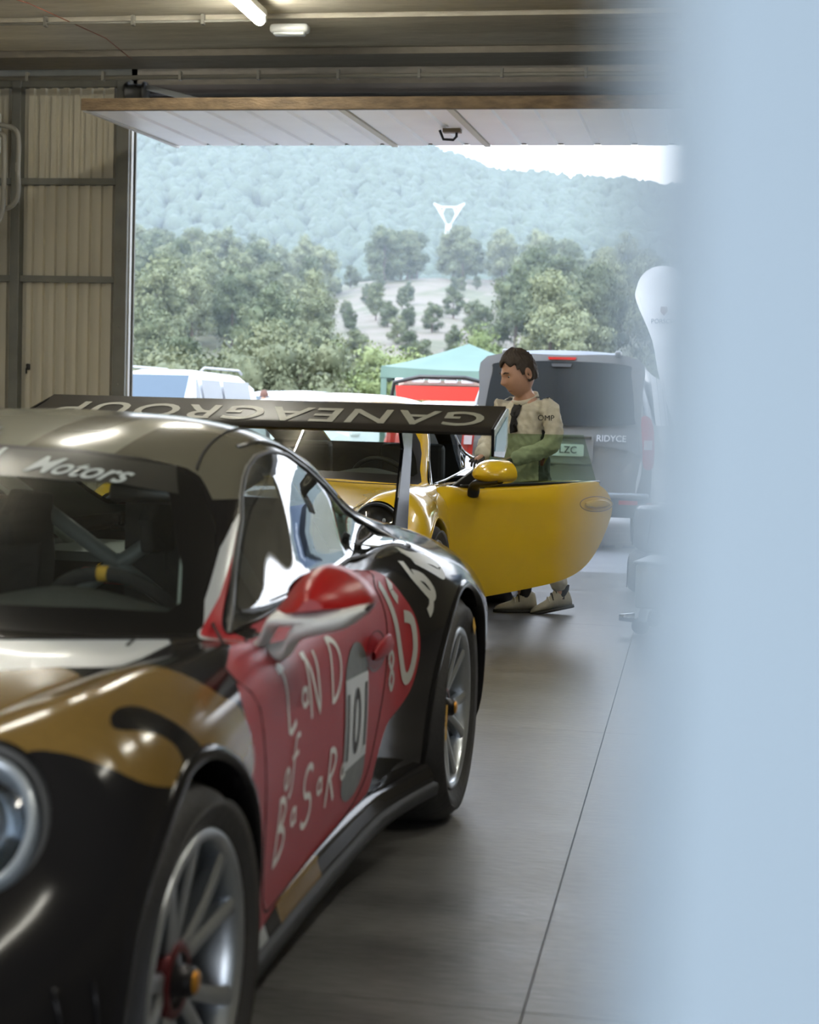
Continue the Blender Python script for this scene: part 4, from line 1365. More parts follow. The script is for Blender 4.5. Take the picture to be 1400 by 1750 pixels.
# ---------------------------------------------------------------- yellow road coupe with its left door open
SX, SZ = 1.04, 1.08
def zup(z): return z if z < .92 else .92 + (z - .92) * 1.10      # a slightly taller cabin
def sc3(p): return (p[0] * SX, p[1] * SX, zup(p[2] * SZ))
def sc_y(o): return [(a * SX, zup(b * SZ)) for a, b in o]
CAGE_Y = [[sc3(p) for p in r_] for r_ in CAGE]
YS = Surface(dense_body(CAGE_Y))
Y_TH = R(2.5)
_hx, _hy = -1.35, 8.85
_f = Vector((-math.sin(Y_TH), -math.cos(Y_TH))); _l = Vector((math.cos(Y_TH), -math.sin(Y_TH)))
_o = Vector((_hx, _hy)) - _f * 2.03 * SX - _l * .87 * SX
yellow = empty('sports_car', (_o.x, _o.y, 0), car_matrix(None, Y_TH))
M_yel = mat('racing_yellow_paint', (.74, .48, .008), .25, coat=.9, coat_rough=.02)
M_black_t = M_trim
Y_MATS = [M_yel, M_trim, M_dark]
M_yglass = glass_mat('yellow_car_glass', (.72, .78, .74), .05, 1.5)
HLY_C = Vector(sc3(HL_C))
HLY_P = [(HLY_C.dot(HL_BAS[0]) + .118 * math.cos(t), HLY_C.dot(HL_BAS[1]) + .128 * math.sin(t)) for t in np.linspace(0, 2 * math.pi, 36, endpoint=False)]
WBY = WB * SX
yr = .375
DOOR_Y2 = smooth_poly([(2.02,.80),(2.05,.70),(2.06,.50),(2.03,.30),(1.97,.225),(1.80,.215),(1.40,.25),(1.15,.285),(1.0,.34),(.90,.43),(.82,.56),(.775,.67),(.79,.75),(.84,.80),(.95,.826)], 4)
yp = split_body(YS,
    [('door', sc_y(DOOR_Y2), BAS['y'], lambda c: c.y > .62 + .20 * min(1, max(0, (c.x - 1.5) / .25)), 0),
     ('side_window', sc_y(SIDEWIN), BAS['y'], lambda c: c.y > .45 and c.z > .8, 0),
     ('windscreen_surround', sc_y(WS_OUT), BAS['x'], lambda c: c.x > 1.2 and c.z > .78, 1),
     ('windscreen', sc_y([(a * 1.04, b) for a, b in WS_IN]), BAS['x'], lambda c: c.x > 1.2 and c.z > .78, 0),
     ('hood', [(a * SX, b * SX) for a, b in HOOD], BAS['z'], lambda c: c.z > .5, 0),
     ('rear_window', [(a * SX, b * SX) for a, b in REARWIN], BAS['z'], lambda c: c.z > .5, 0)],
    [(circle(WBY, .345, yr, 40), BAS['y'], lambda c: c.y > .6), (circle(0, .36, yr + .01, 40), BAS['y'], lambda c: c.y > .6),
     (HLY_P, HL_BAS, lambda c: c.x > 2.5 and c.y > .5)],
    [])
for nm in ('body_shell', 'hood', 'windscreen_surround'):
    link(nm, part_mesh(nm, YS, yp[nm]), Y_MATS, yellow)
for nm in ('windscreen', 'rear_window'):
    link(nm, part_mesh(nm, YS, yp[nm]), M_yglass, yellow)
link('door', part_mesh('door', YS, yp['door'], -1), Y_MATS, yellow)
rear_q = [f for f in yp['side_window'] if sum(p[0] for p in f[0]) / len(f[0]) < .80]
link('side_window', part_mesh('side_window', YS, yp['side_window'], -1), M_yglass, yellow)
link('quarter_window', part_mesh('quarter_window', YS, rear_q, 1), M_yglass, yellow)
for s in (1, -1):
    edge_trim('window_seal', YS, sc_y(SIDEWIN), .008, M_trim if s < 0 else M_chrome, yellow, s)

def lining(surf, parts, name, m, parent, keep, off=.018):
    """dark inner skin a little inside the outer panels"""
    fs = []
    for nm in parts:
        for pts, mi in parts_src[nm]:
            c = Vector(pts[0])
            if keep(c):
                fs.append([tuple(Vector(p) - surf.normal(p) * off) for p in pts])
    mb = MB()
    for s in (1, -1):
        for f in fs:
            g = [(p[0], p[1] * s, p[2]) for p in f]
            mb.add(g, [tuple(range(len(g)))])
    return mb.build(name, m, parent, fix=False)
parts_src = yp
lining(YS, ('body_shell',), 'inner_lining', M_dark, yellow, lambda c: -.6 < c.x < 2.05 and c.z > .25)
parts_src = rc_parts
lining(RS, ('body_shell',), 'inner_lining', mat('bare_shell_grey', (.10, .11, .10), .7), race_car, lambda c: -.5 < c.x < 2.0 and c.z > .3)

for s in (1, -1):
    arch_lip(YS, WBY, .345, yr, s, M_yel, yellow, lip=.012)
    arch_lip(YS, 0, .36, yr + .01, s, M_yel, yellow, lip=.012)
    make_wheel(yellow, WBY, .925 * SX, .345, s, rim_r=.262, width=.25, mr=M_rimdark, marks=False)
    make_wheel(yellow, 0, .945 * SX, .36, s, rim_r=.268, width=.31, mr=M_rimdark, marks=False)
top = [Vector(p) for p in CAGE_Y[0][:7]]
fr = []
for z, dx in ((None, 0), (.46, .012), (.38, .01), (.28, -.02), (.20, .0), (.15, .01)):
    fr.append([(p.x + dx * (1 - p.y * .6), p.y, (p.z if z is None else min(z, p.z))) for p in top])
fr2 = [[(x, -y, z) for x, y, z in r_[::-1]] + r_[1:] for r_ in fr]
MB().grid(fr2).build('front_bumper', M_yel, yellow)
MB().add([tuple(p) for p in CAGE_Y[-1]] + [(x, -y, z) for (x, y, z) in CAGE_Y[-1][-2:0:-1]], [tuple(range(len(CAGE_Y[-1]) * 2 - 2))]).build('rear_panel', M_yel, yellow)
MB().rbox((.9, 0, .155), (3.6, 1.55, .03), .01).build('underbody', M_trim, yellow)
hs = [YS.top(a * SX, b * SX, -.001) for a, b in HOOD[:-1]]
for s in (1, -1):
    MB().tube([(p.x, p.y * s, p.z) for p in hs if p], .004, 6).build('hood_seam', M_gap, yellow, fix=False)
# headlights: dark oval, four light points, clear lens
M_led = mat('headlight_led', (.8, .85, .9), .3)
for s in (1, -1):
    Fm = frame_to(HLY_C, HL_N)
    mirr = Matrix.Scale(-1, 4, (0, 1, 0)) if s < 0 else Matrix.Identity(4)
    Mx = mirr @ Fm @ Matrix.Scale(.118, 4, (1, 0, 0)) @ Matrix.Scale(.128, 4, (0, 1, 0))
    hl = MB().lathe([(0, -.06), (.6, -.055), (.92, -.01), (.97, .008), (1.03, .004), (1.04, -.02)], 36, Mx).build('headlight', mat('headlight_black', (.012, .012, .013), .3), yellow)
    MB().lathe([(.97, .012), (1.0, .016), (1.035, .010), (1.04, -.004)], 36, Mx).build('light_ring', M_hlring, hl)
    MB().lathe([(0, -.02), (.22, -.02), (.26, -.03), (.40, -.03), (.42, -.045)], 24, Mx).build('projector', M_disc, hl)
    for a in (45, 135, 225, 315):
        MB().lathe([(0, -.012), (.07, -.014), (.08, -.03)], 10, Mx @ Matrix.Translation((.48 * math.cos(R(a)), .48 * math.sin(R(a)), 0))).build('led_point', M_led, hl)
    MB().lathe([(0, .05), (.4, .042), (.75, .024), (1.0, .004)], 30, Mx).build('lens', M_lens, hl)
# far mirror
# open door
HG = Vector((2.03 * SX, .87 * SX, 0))
dmesh = part_mesh('door', YS, yp['door'], 1)
dmesh.transform(Matrix.Translation(-HG))
ydoor = link('open_door', dmesh, Y_MATS, yellow)
ydoor.location = HG
ydoor.rotation_euler = (0, 0, R(-40.5))
HT = Matrix.Translation(-HG)
inner = [[tuple(Vector((p[0], p[1] - .075, p[2])) - HG) for p in pts] for pts, mi in yp['door']]
mb = MB()
for f in inner: mb.add(f[::-1], [tuple(range(len(f)))], True)
mb.build('door_card', M_dark, ydoor, fix=False)
rim = []
for a, b in sc_y(DOOR_Y2):
    p = YS.side(a, b)
    if p is not None: rim.append(p)
mb = MB()
n = len(rim)
mb.grid([[tuple(p - HG) for p in rim + rim[:1]], [tuple(p - HG + Vector((0, -.02, 0))) for p in rim + rim[:1]], [tuple(p - HG + Vector((0, -.075, 0))) for p in rim + rim[:1]]])
mb.build('door_edge', M_yel, ydoor)
def door_pt(x, z, off=0.0):
    return YS.side(x, z, off) - HG
# belt seal along the sill of the door glass
MB().tube([tuple(Vector((x, .775 * SX - .01 * (x - 1.3) ** 2, (.85 + .02 * (1.9 - x)) * 1.0 + .012)) - HG) for x in np.linspace(1.92, .84, 14)], .011, 8).build('belt_seal', M_trim, ydoor)
# tinted glass, half raised
gl = []
for k in range(13):
    f = k / 12
    x = 1.74 - .90 * f
    zt = 1.165 if f > .22 else .89 + (1.165 - .89) * (f / .22)
    zb = .855 + .018 * f
    gl.append([tuple(Vector((x, .765 * SX - (z - .85) * .45, z)) - HG) for z in (zb, (zb + zt) / 2, zt)])
MB().grid(gl).build('door_glass', glass_mat('green_door_glass', (.50, .66, .48), .10, 1.5, base=(.10, .16, .09)), ydoor, fix=False)
# sail and mirror
MB().prism([(1.96, .86), (1.72, .87), (1.75, .99)], lambda a, b, d: tuple(Vector((a, d, b)) - HG), .76, .785).build('mirror_sail', M_trim, ydoor, bevel=.004)
rows_ = []
for i in range(13):
    f = i / 12
    x = 2.0 - .19 * f
    k = math.sin(min(1, f / .7) * math.pi / 2) ** .6
    rows_.append([tuple(Vector((x, 1.035 + .132 * k * (abs(math.cos(t)) ** .8) * (1 if math.cos(t) > 0 else -1), .938 + (.085 if math.sin(t) > 0 else .048) * k * math.sin(t))) - HG) for t in np.linspace(0, 2 * math.pi, 24, endpoint=False)])
mb = MB().grid(rows_, closed=True)
mb.add(rows_[-1], [tuple(range(24))])
ym = mb.build('mirror_housing', M_yel, ydoor, angle=55)
rows_ = []
for (x, y, z, rr) in smooth_poly([(1.90, 1.13, .905, .014), (1.91, 1.05, .895, .022), (1.91, .96, .888, .024), (1.91, .92, .870, .026), (1.90, .90, .835, .028), (1.88, .87, .80, .024)], 4, False):
    rows_.append([tuple(Vector((x + 1.6 * rr * math.cos(t), y, z + rr * math.sin(t))) - HG) for t in np.linspace(0, 2 * math.pi, 12, endpoint=False)])
MB().grid(rows_, closed=True).build('mirror_arm', M_trim, ym)
# handle with recess line
hc = (.90 * SX, .700 * SZ)
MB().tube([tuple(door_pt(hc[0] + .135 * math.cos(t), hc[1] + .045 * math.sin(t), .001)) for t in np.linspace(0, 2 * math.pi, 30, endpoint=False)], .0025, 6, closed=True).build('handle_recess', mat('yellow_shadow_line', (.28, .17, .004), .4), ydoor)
rows_ = []
for i in range(9):
    t_ = i / 8
    p = door_pt(hc[0] + .10 - .20 * t_, hc[1], .012 + .012 * math.sin(t_ * 3.1))
    hgt = .010 + .015 * math.sin(t_ * math.pi) ** .7
    rows_.append([tuple(p + Vector((0, .006 * math.sin(t), hgt * math.cos(t)))) for t in np.linspace(0, 2 * math.pi, 10, endpoint=False)])
MB().grid(rows_, closed=True).build('door_handle', M_yel, ydoor)
# right mirror
rows_ = [[(x, -y, z) for (x, y, z) in [tuple(Vector(p) + HG) for p in r_]] for r_ in rows_] if False else None
mb = MB()
for i in range(2): pass
MB().rbox((1.90, -1.03, .94), (.15, .22, .12), .05, 4).build('mirror_housing', M_yel, yellow)
MB().rbox((1.90, -.90, .88), (.06, .12, .03), .012).build('mirror_arm', M_trim, yellow)
# cabin
rows_ = []
for k in range(29):
    y = -.62 + 1.24 * k / 28
    bump = .06 * math.exp(-((y - .36) / .22) ** 2)
    z0 = .875 + bump
    rows_.append([(2.03, y, .86), (1.92, y, .885 + bump * .2), (1.78, y, z0), (1.68, y, z0 + .008), (1.62, y, z0 - .012), (1.60, y, z0 - .07), (1.60, y, .45)])
MB().grid(rows_).build('dashboard', M_dashm, yellow)
Sm2 = frame_to(Vector((1.46, .38, .84)), Vector((-.88, 0, .47)), (0, 0, 1))
sw2 = MB().tube([Sm2 @ Vector((.175 * math.cos(t), .175 * math.sin(t), 0)) for t in np.linspace(0, 2 * math.pi, 40, endpoint=False)], .016, 10, closed=True).build('steering_wheel', M_trim, yellow)
MB().lathe([(0, .01), (.06, .0), (.07, -.04)], 20, Sm2).build('wheel_boss', M_trim, sw2)
for t in (R(0), R(180), R(270)):
    MB().tube([Sm2 @ Vector((.165 * math.cos(t), .165 * math.sin(t), 0)), Sm2 @ Vector((.04 * math.cos(t), .04 * math.sin(t), -.01))], .013, 8).build('wheel_spoke', M_trim, sw2)
for y in (.38, -.38):
    sp = [(.62, 1.06), (.62, .85), (.70, .50), (.80, .40), (1.15, .38), (1.25, .33), (1.15, .26), (.66, .26), (.56, .45), (.49, .85), (.52, 1.08)]
    MB().prism(sp, lambda a, b, d: (a, d, b), y - .21, y + .21).build('bucket_seat', M_dark, yellow, bevel=.03)
MB().box((1.0, 0, .22), (2.0, 1.5, .02)).build('cabin_floor', M_dark, yellow)
MB().box((.30, 0, .67), (.03, 1.3, .80)).build('rear_bulkhead', M_dark, yellow)
tag(yellow, 'glossy yellow sports coupe with its driver door open, behind the rear wing', 'car')

# ---------------------------------------------------------------- the driver
man = empty('person', (-1.07, 10.45, 0), R(236))
M_skin = mat('skin', (.50, .29, .205), .5, var=.06, vscale=25)
M_suit = mat('race_suit_beige', (.56, .53, .43), .75, var=.10, vscale=9, bump=.5, bscale=14)
M_suitdark = mat('race_suit_navy', (.03, .035, .045), .75, var=.1, vscale=9)
M_shirt = mat('black_undershirt', (.015, .015, .016), .8)
M_glove = mat('glove_black', (.022, .022, .022), .75)
M_hair = mat('dark_brown_hair', (.035, .023, .016), .65, var=.3, vscale=60, stretch=(1, 1, .3))

def skin_body(name, joints, edges, radii, m, parent, sub=2, root=0):
    me = bpy.data.meshes.new(name)
    me.from_pydata(joints, edges, [])
    ob = bpy.data.objects.new(name, me)
    C.objects.link(ob)
    sk = ob.modifiers.new('skin', 'SKIN')
    sk.use_smooth_shade = True
    sk.branch_smoothing = .6
    for i, r_ in enumerate(radii):
        v = me.skin_vertices[0].data[i]
        v.radius = r_ if isinstance(r_, tuple) else (r_, r_)
        v.use_root = (i == root)
    sb = ob.modifiers.new('sub', 'SUBSURF'); sb.levels = sub; sb.render_levels = sub
    dg = bpy.context.evaluated_depsgraph_get()
    me2 = bpy.data.meshes.new_from_object(ob.evaluated_get(dg))
    bpy.data.objects.remove(ob)
    bm = bmesh.new(); bm.from_mesh(me2)
    bmesh.ops.remove_doubles(bm, verts=bm.verts, dist=1e-5)
    bmesh.ops.holes_fill(bm, edges=[e for e in bm.edges if e.is_boundary], sides=0)
    bmesh.ops.recalc_face_normals(bm, faces=bm.faces)
    bm.to_mesh(me2); bm.free()
    for p in me2.polygons: p.use_smooth = True
    return link(name, me2, m, parent)

# joints (local: +x faces forward, +y his left)
J = {'pelvis': (0, 0, .90), 'waist': (.0, 0, 1.04), 'chest': (.02, 0, 1.22), 'collar': (.0, 0, 1.345), 'neck': (.035, 0, 1.42), 'head0': (.06, 0, 1.48), 'head1': (.075, 0, 1.55),
     'shL': (-.005, .195, 1.325), 'elL': (.05, .28, 1.09), 'wrL': (.27, .09, .985), 'haL': (.33, .04, .965),
     'shR': (.0, -.195, 1.325), 'elR': (.08, -.26, 1.09), 'wrR': (.30, -.12, .995), 'haR': (.37, -.10, .975),
     'hipL': (.0, .095, .89), 'knL': (-.04, .19, .49), 'anL': (-.125, .24, .095),
     'hipR': (.0, -.095, .89), 'knR': (.045, -.02, .49), 'anR': (.01, .04, .085)}
order = list(J)
E_ = [('pelvis', 'waist'), ('waist', 'chest'), ('chest', 'collar'), ('collar', 'neck'), ('neck', 'head0'), ('head0', 'head1'), ('collar', 'shL'), ('shL', 'elL'), ('elL', 'wrL'), ('wrL', 'haL'), ('collar', 'shR'), ('shR', 'elR'), ('elR', 'wrR'), ('wrR', 'haR'),
      ('pelvis', 'hipL'), ('hipL', 'knL'), ('knL', 'anL'), ('pelvis', 'hipR'), ('hipR', 'knR'), ('knR', 'anR')]
rad = {'pelvis': (.12, .15), 'waist': (.10, .14), 'chest': (.115, .165), 'collar': (.08, .12), 'neck': .055, 'head0': .06, 'head1': .06, 'shL': .062, 'elL': .045, 'wrL': .032, 'haL': .03, 'shR': .062, 'elR': .045, 'wrR': .032, 'haR': .03,
       'hipL': .085, 'knL': .06, 'anL': .042, 'hipR': .085, 'knR': .06, 'anR': .042}
for k in ('pelvis', 'waist', 'chest', 'collar'): rad[k] = tuple(q * .80 for q in rad[k])
for k in ('shL', 'shR', 'elL', 'elR', 'hipL', 'hipR', 'knL', 'knR', 'wrL', 'wrR'): rad[k] *= .78
body = skin_body('body', [J[k] for k in order], [(order.index(a), order.index(b)) for a, b in E_], [rad[k] for k in order], M_skin, man)

so = [k for k in order if k not in ('head0', 'head1', 'haL', 'haR')]
srad = {k: (tuple(q / .80 + .024 for q in rad[k]) if isinstance(rad[k], tuple) else rad[k] / .78 + .022) for k in so}
srad['neck'] = .062; srad['elL'] = srad['elR'] = .064; srad['wrL'] = srad['wrR'] = .054; srad['anL'] = srad['anR'] = .062; srad['knL'] = srad['knR'] = .082; srad['shL'] = srad['shR'] = .070
srad['waist'] = (.175, .195); srad['chest'] = (.175, .215); srad['pelvis'] = (.165, .18)
JS = dict(J); JS['anR'] = (.014, .035, .17); JS['anL'] = (-.12, .235, .14); JS['neck'] = (.015, 0, 1.385)
suit = skin_body('race_suit', [JS[k] for k in so], [(so.index(a), so.index(b)) for a, b in E_ if a in so and b in so], [srad[k] for k in so], [M_suit, M_suitdark, M_shirt], man, sub=3)
def bake(o):
    """apply the modifiers and keep the one connected surface"""
    me = bpy.data.meshes.new_from_object(o.evaluated_get(bpy.context.evaluated_depsgraph_get()))
    o.modifiers.clear()
    bm = bmesh.new(); bm.from_mesh(me)
    seen, best = set(), []
    for v0 in bm.verts:
        if v0 in seen: continue
        comp, st = [], [v0]; seen.add(v0)
        while st:
            v = st.pop(); comp.append(v)
            for e in v.link_edges:
                w = e.other_vert(v)
                if w not in seen: seen.add(w); st.append(w)
        if len(comp) > len(best): best = comp
    keep = set(best)
    bmesh.ops.delete(bm, geom=[v for v in bm.verts if v not in keep], context='VERTS')
    bm.to_mesh(me); bm.free()
    o.data = me
    for p in me.polygons: p.use_smooth = True
rm = suit.modifiers.new('merge', 'REMESH'); rm.mode = 'VOXEL'; rm.voxel_size = .0085
sm0 = suit.modifiers.new('smooth', 'SMOOTH'); sm0.iterations = 8; sm0.factor = .5
tx = bpy.data.textures.new('suit_creases', 'CLOUDS'); tx.noise_scale = .05; tx.noise_depth = 3
dm = suit.modifiers.new('creases', 'DISPLACE'); dm.texture = tx; dm.strength = .030; dm.mid_level = .5; dm.texture_coords = 'LOCAL'
tx2 = bpy.data.textures.new('suit_folds', 'STUCCI'); tx2.noise_scale = .035
dm2 = suit.modifiers.new('folds', 'DISPLACE'); dm2.texture = tx2; dm2.strength = .008; dm2.mid_level = .5; dm2.texture_coords = 'LOCAL'
bake(suit)
while len(suit.data.materials): suit.data.materials.pop()
for m_ in (M_suit, M_suitdark, M_shirt): suit.data.materials.append(m_)
def seg_d(p, a, b):
    a, b = Vector(a), Vector(b); t = max(0, min(1, (p - a).dot(b - a) / (b - a).length_squared))
    return (p - a - (b - a) * t).length
for p in suit.data.polygons:
    c = p.center
    p.material_index = 0
    if .78 < c.z < 1.19 and -.69 * c.x + .72 * c.y > .075 + .10 * max(0, c.z - 1.05) and c.x < .10:
        if min(seg_d(c, JS['shL'], JS['elL']), seg_d(c, JS['elL'], JS['wrL'])) > .088:
            p.material_index = 1                               # dark side panel
SB = BVHTree.FromObject(suit, bpy.context.evaluated_depsgraph_get())
def suit_patch(name, pts, m, off=.004, grid=8):
    """small patch wrapped on the suit; pts = four corners (local)"""
    a, b, c, d = (Vector(p) for p in pts)
    rows_ = []
    for i in range(grid + 1):
        u = i / grid
        r_ = []
        for j in range(grid + 1):
            v = j / grid
            p = (a * (1 - u) + b * u) * (1 - v) + (d * (1 - u) + c * u) * v
            loc, n, k, dist = SB.find_nearest(p)
            r_.append(tuple(loc + n * off))
        rows_.append(r_)
    return MB().grid(rows_).build(name, m, suit, fix=False)
for s in (1, -1):
    suit_patch('shoulder_stripe', [(.04, .10 * s, 1.445), (.04, .20 * s, 1.415), (.015, .20 * s, 1.415), (.015, .10 * s, 1.445)], M_shirt)
    suit_patch('shoulder_stripe', [(-.02, .10 * s, 1.445), (-.02, .20 * s, 1.415), (-.045, .20 * s, 1.415), (-.045, .10 * s, 1.445)], M_shirt)
# collar
MB().lathe([(.068, -.02), (.074, .015), (.073, .05), (.066, .052), (.064, .01)], 24, xform((.012, 0, 1.372), (0, R(24), 0), (1.22, 1.15, .62))).build('collar', M_suit, suit)
suit_patch('undershirt', [(.14, .045, 1.385), (.14, -.045, 1.385), (.24, -.012, 1.14), (.24, .012, 1.14)], M_shirt, .005, 16)
# belt and flag patch
suit_patch('belt_patch', [(.10, .19, 1.005), (.00, .22, 1.005), (.00, .22, .975), (.10, .19, .975)], mat('patch_red', (.35, .03, .02), .7))
suit_patch('belt_patch', [(.08, .20, .996), (.02, .22, .996), (.02, .22, .984), (.08, .20, .984)], mat('patch_gold', (.5, .3, .03), .7), off=.007)
om = text_mesh('OMP', .050)
def sleeve_put(a, b, off):
    d = Vector((.77, .64, 0))
    p = Vector((.045 - .69 * a, .195 + .72 * a, 1.262 + b)) + d * .3
    loc, n, k, q = SB.ray_cast(p, -d)
    return None if loc is None else loc + d * off
decal_mesh('sleeve_lettering', om, sleeve_put, M_shirt, suit, off=.004, cut=.012)

# head
def head_mesh():
    nu, nv = 40, 36
    rows_ = []
    for i in range(nv + 1):
        ph = -math.pi / 2 + math.pi * i / nv
        r_ = []
        for j in range(nu):
            th = 2 * math.pi * j / nu
            d = Vector((math.cos(ph) * math.cos(th), math.cos(ph) * math.sin(th), math.sin(ph)))
            x, y, z = d.x * .098, d.y * .076, d.z * .122
            if d.z < 0:                                       # jaw narrows, face stays forward
                k = -d.z
                y *= 1 - .22 * k ** 1.5
                x = x * (1 - .12 * k) + .018 * k if d.x > 0 else x * (1 - .45 * k)
            fz = z
            fr = max(0, d.x) ** 2
            g = lambda y0, z0, sy, sz: math.exp(-((y - y0) / sy) ** 2 - ((fz - z0) / sz) ** 2)
            x += fr * (.022 * g(0, -.030, .012, .018) + .016 * g(0, -.008, .010, .024) + .008 * g(0, .022, .05, .012) - .010 * (g(.032, .004, .017, .012) + g(-.032, .004, .017, .012))
                 + .006 * g(0, -.066, .026, .010) - .005 * g(0, -.0745, .024, .004) + .006 * g(0, -.083, .022, .008) + .016 * g(0, -.108, .026, .018) + .006 * (g(.045, -.03, .02, .02) + g(-.045, -.03, .02, .02)))
            r_.append((x, y, z))
        rows_.append(r_)
    return rows_
HM = xform((.09, 0, 1.545), (0, R(18), R(-22)))
HMX = HM @ Matrix.Scale(1.20, 4)
hd = MB().grid([[tuple(HMX @ Vector(p)) for p in r_] for r_ in head_mesh()], closed=True)
# join the head with the body so the figure is one surface
bm = bmesh.new(); bm.from_mesh(body.data)
tmp = hd.mesh('head'); bm.from_mesh(tmp)
bm.to_mesh(body.data); bm.free()
for p in body.data.polygons: p.use_smooth = True
rmesh = body.modifiers.new('merge', 'REMESH'); rmesh.mode = 'VOXEL'; rmesh.voxel_size = .0055; rmesh.use_smooth_shade = True
smo = body.modifiers.new('smooth', 'SMOOTH'); smo.iterations = 2; smo.factor = .4
bake(body)
for s in (1, -1):
    ear = MB().grid([[tuple(HMX @ Vector((-.008 + .020 * math.cos(t) * k + .004 * math.sin(t), s * (.074 + .012 * k + .006 * math.sin(t * 1)), -.004 + .033 * math.sin(t) * k)) ) for t in np.linspace(0, 2 * math.pi, 16, endpoint=False)] for k in (1.0, .9, .5, .1)], closed=True).build('ear', M_skin, body)
    sm = ear.modifiers.new('t', 'SOLIDIFY'); sm.thickness = .007
    MB().lathe([(0, .006), (.004, .0055), (.007, .003), (.009, -.003)], 14, HMX @ frame_to((.079, .032 * s, .003), (1, .25 * s, 0))).build('eye', mat('eye_white', (.45, .42, .40), .3), body)
    MB().lathe([(0, .0072), (.0045, .0062)], 10, HMX @ frame_to((.079, .032 * s, .002), (1, .25 * s, -.15))).build('iris', mat('iris_dark', (.02, .013, .01), .2), body)
    MB().tube([tuple(HMX @ Vector(p)) for p in ((.100, .014 * s, .024), (.098, .030 * s, .030), (.086, .052 * s, .024))], [.004, .0045, .002], 6).build('eyebrow', M_hair, body)
MB().tube([tuple(HMX @ Vector(p)) for p in ((.076, -.022, -.076), (.085, -.010, -.0745), (.087, 0, -.0752), (.085, .010, -.0745), (.076, .022, -.076))], [.001, .003, .0035, .003, .001], 6).build('lips', mat('lips', (.25, .10, .08), .5), body)
# hair: cap with a raised front and short sides
hr = []
for i in range(31):
    ph = R(-22) + (math.pi / 2 - R(-22)) * i / 30
    r_ = []
    for j in range(90):
        th = 2 * math.pi * j / 90
        d = Vector((math.cos(ph) * math.cos(th), math.cos(ph) * math.sin(th), math.sin(ph)))
        lowlim = (.52 + .10 * math.sin(th * 6)) if d.x > .45 else (.24 if d.x > .25 else (-.02 if d.x > 0 else -.38))
        z = max(d.z, lowlim if d.x > -.1 else d.z)
        k = 1.06 + .05 * max(0, d.z) + (.05 if d.x > 0 and d.z > .5 else 0)
        rr = 1.0 + .022 * math.sin(th * 13 + 5 * math.sin(ph * 7)) + .018 * math.sin(th * 29 + ph * 11) + random.uniform(-.012, .012)
        dd = Vector((d.x, d.y, z))
        if z != d.z:
            q = math.sqrt(max(0, 1 - z * z)); h = math.hypot(d.x, d.y) or 1
            dd = Vector((d.x / h * q, d.y / h * q, z))
        r_.append(tuple(HMX @ Vector((dd.x * .098 * k * rr, dd.y * .077 * k * rr, dd.z * .122 * k * rr))))
    hr.append(r_)
MB().grid(hr, closed=True).build('hair', M_hair, man, fix=True)
for k in range(160):
    pass
# gloved hands resting on the door: palm, four fingers and a thumb
def hand(wrist, palm_dir, side_dir, s):
    w = Vector(wrist); f = Vector(palm_dir).normalized(); sd = Vector(side_dir).normalized(); up = f.cross(sd).normalized()
    if up.z < 0: up = -up
    js, es, rs = [], [], []
    def add(p, r_):
        js.append(tuple(p)); rs.append(r_); return len(js) - 1
    a = add(w, (.036, .032)); b = add(w + f * .045, (.036, .017)); c_ = add(w + f * .075, (.038, .015))
    es += [(a, b), (b, c_)]
    fl = [(.068, -.030), (.078, -.010), (.072, .011), (.056, .030)]
    for L, o in fl:
        p0 = w + f * .088 + sd * o
        i0 = add(p0, .0095); es.append((c_, i0))
        i1 = add(p0 + f * L * .42 - up * .004, .0092); i2 = add(p0 + f * L * .72 - up * L * .22, .0085); i3 = add(p0 + f * L * .86 - up * L * .50, .0075)
        es += [(i0, i1), (i1, i2), (i2, i3)]
    t0 = w + f * .03 - sd * .034 * s
    i0 = add(t0, .012); es.append((b, i0))
    i1 = add(t0 + f * .03 - sd * .022 * s - up * .008, .0105); i2 = add(t0 + f * .058 - sd * .026 * s - up * .014, .009)
    es += [(i0, i1), (i1, i2)]
    return js, es, rs
for nm, wr, hv, s in (('glove', J['wrL'], (.55, -.35, -.12), 1), ('glove', J['wrR'], (.55, .25, -.12), -1)):
    f = Vector(hv).normalized(); sd = Vector((-f.y, f.x, 0)).normalized()
    js, es, rs = hand(Vector(wr) - f * .03, f, sd, -s)
    skin_body(nm, js, es, rs, M_glove, man, sub=2)
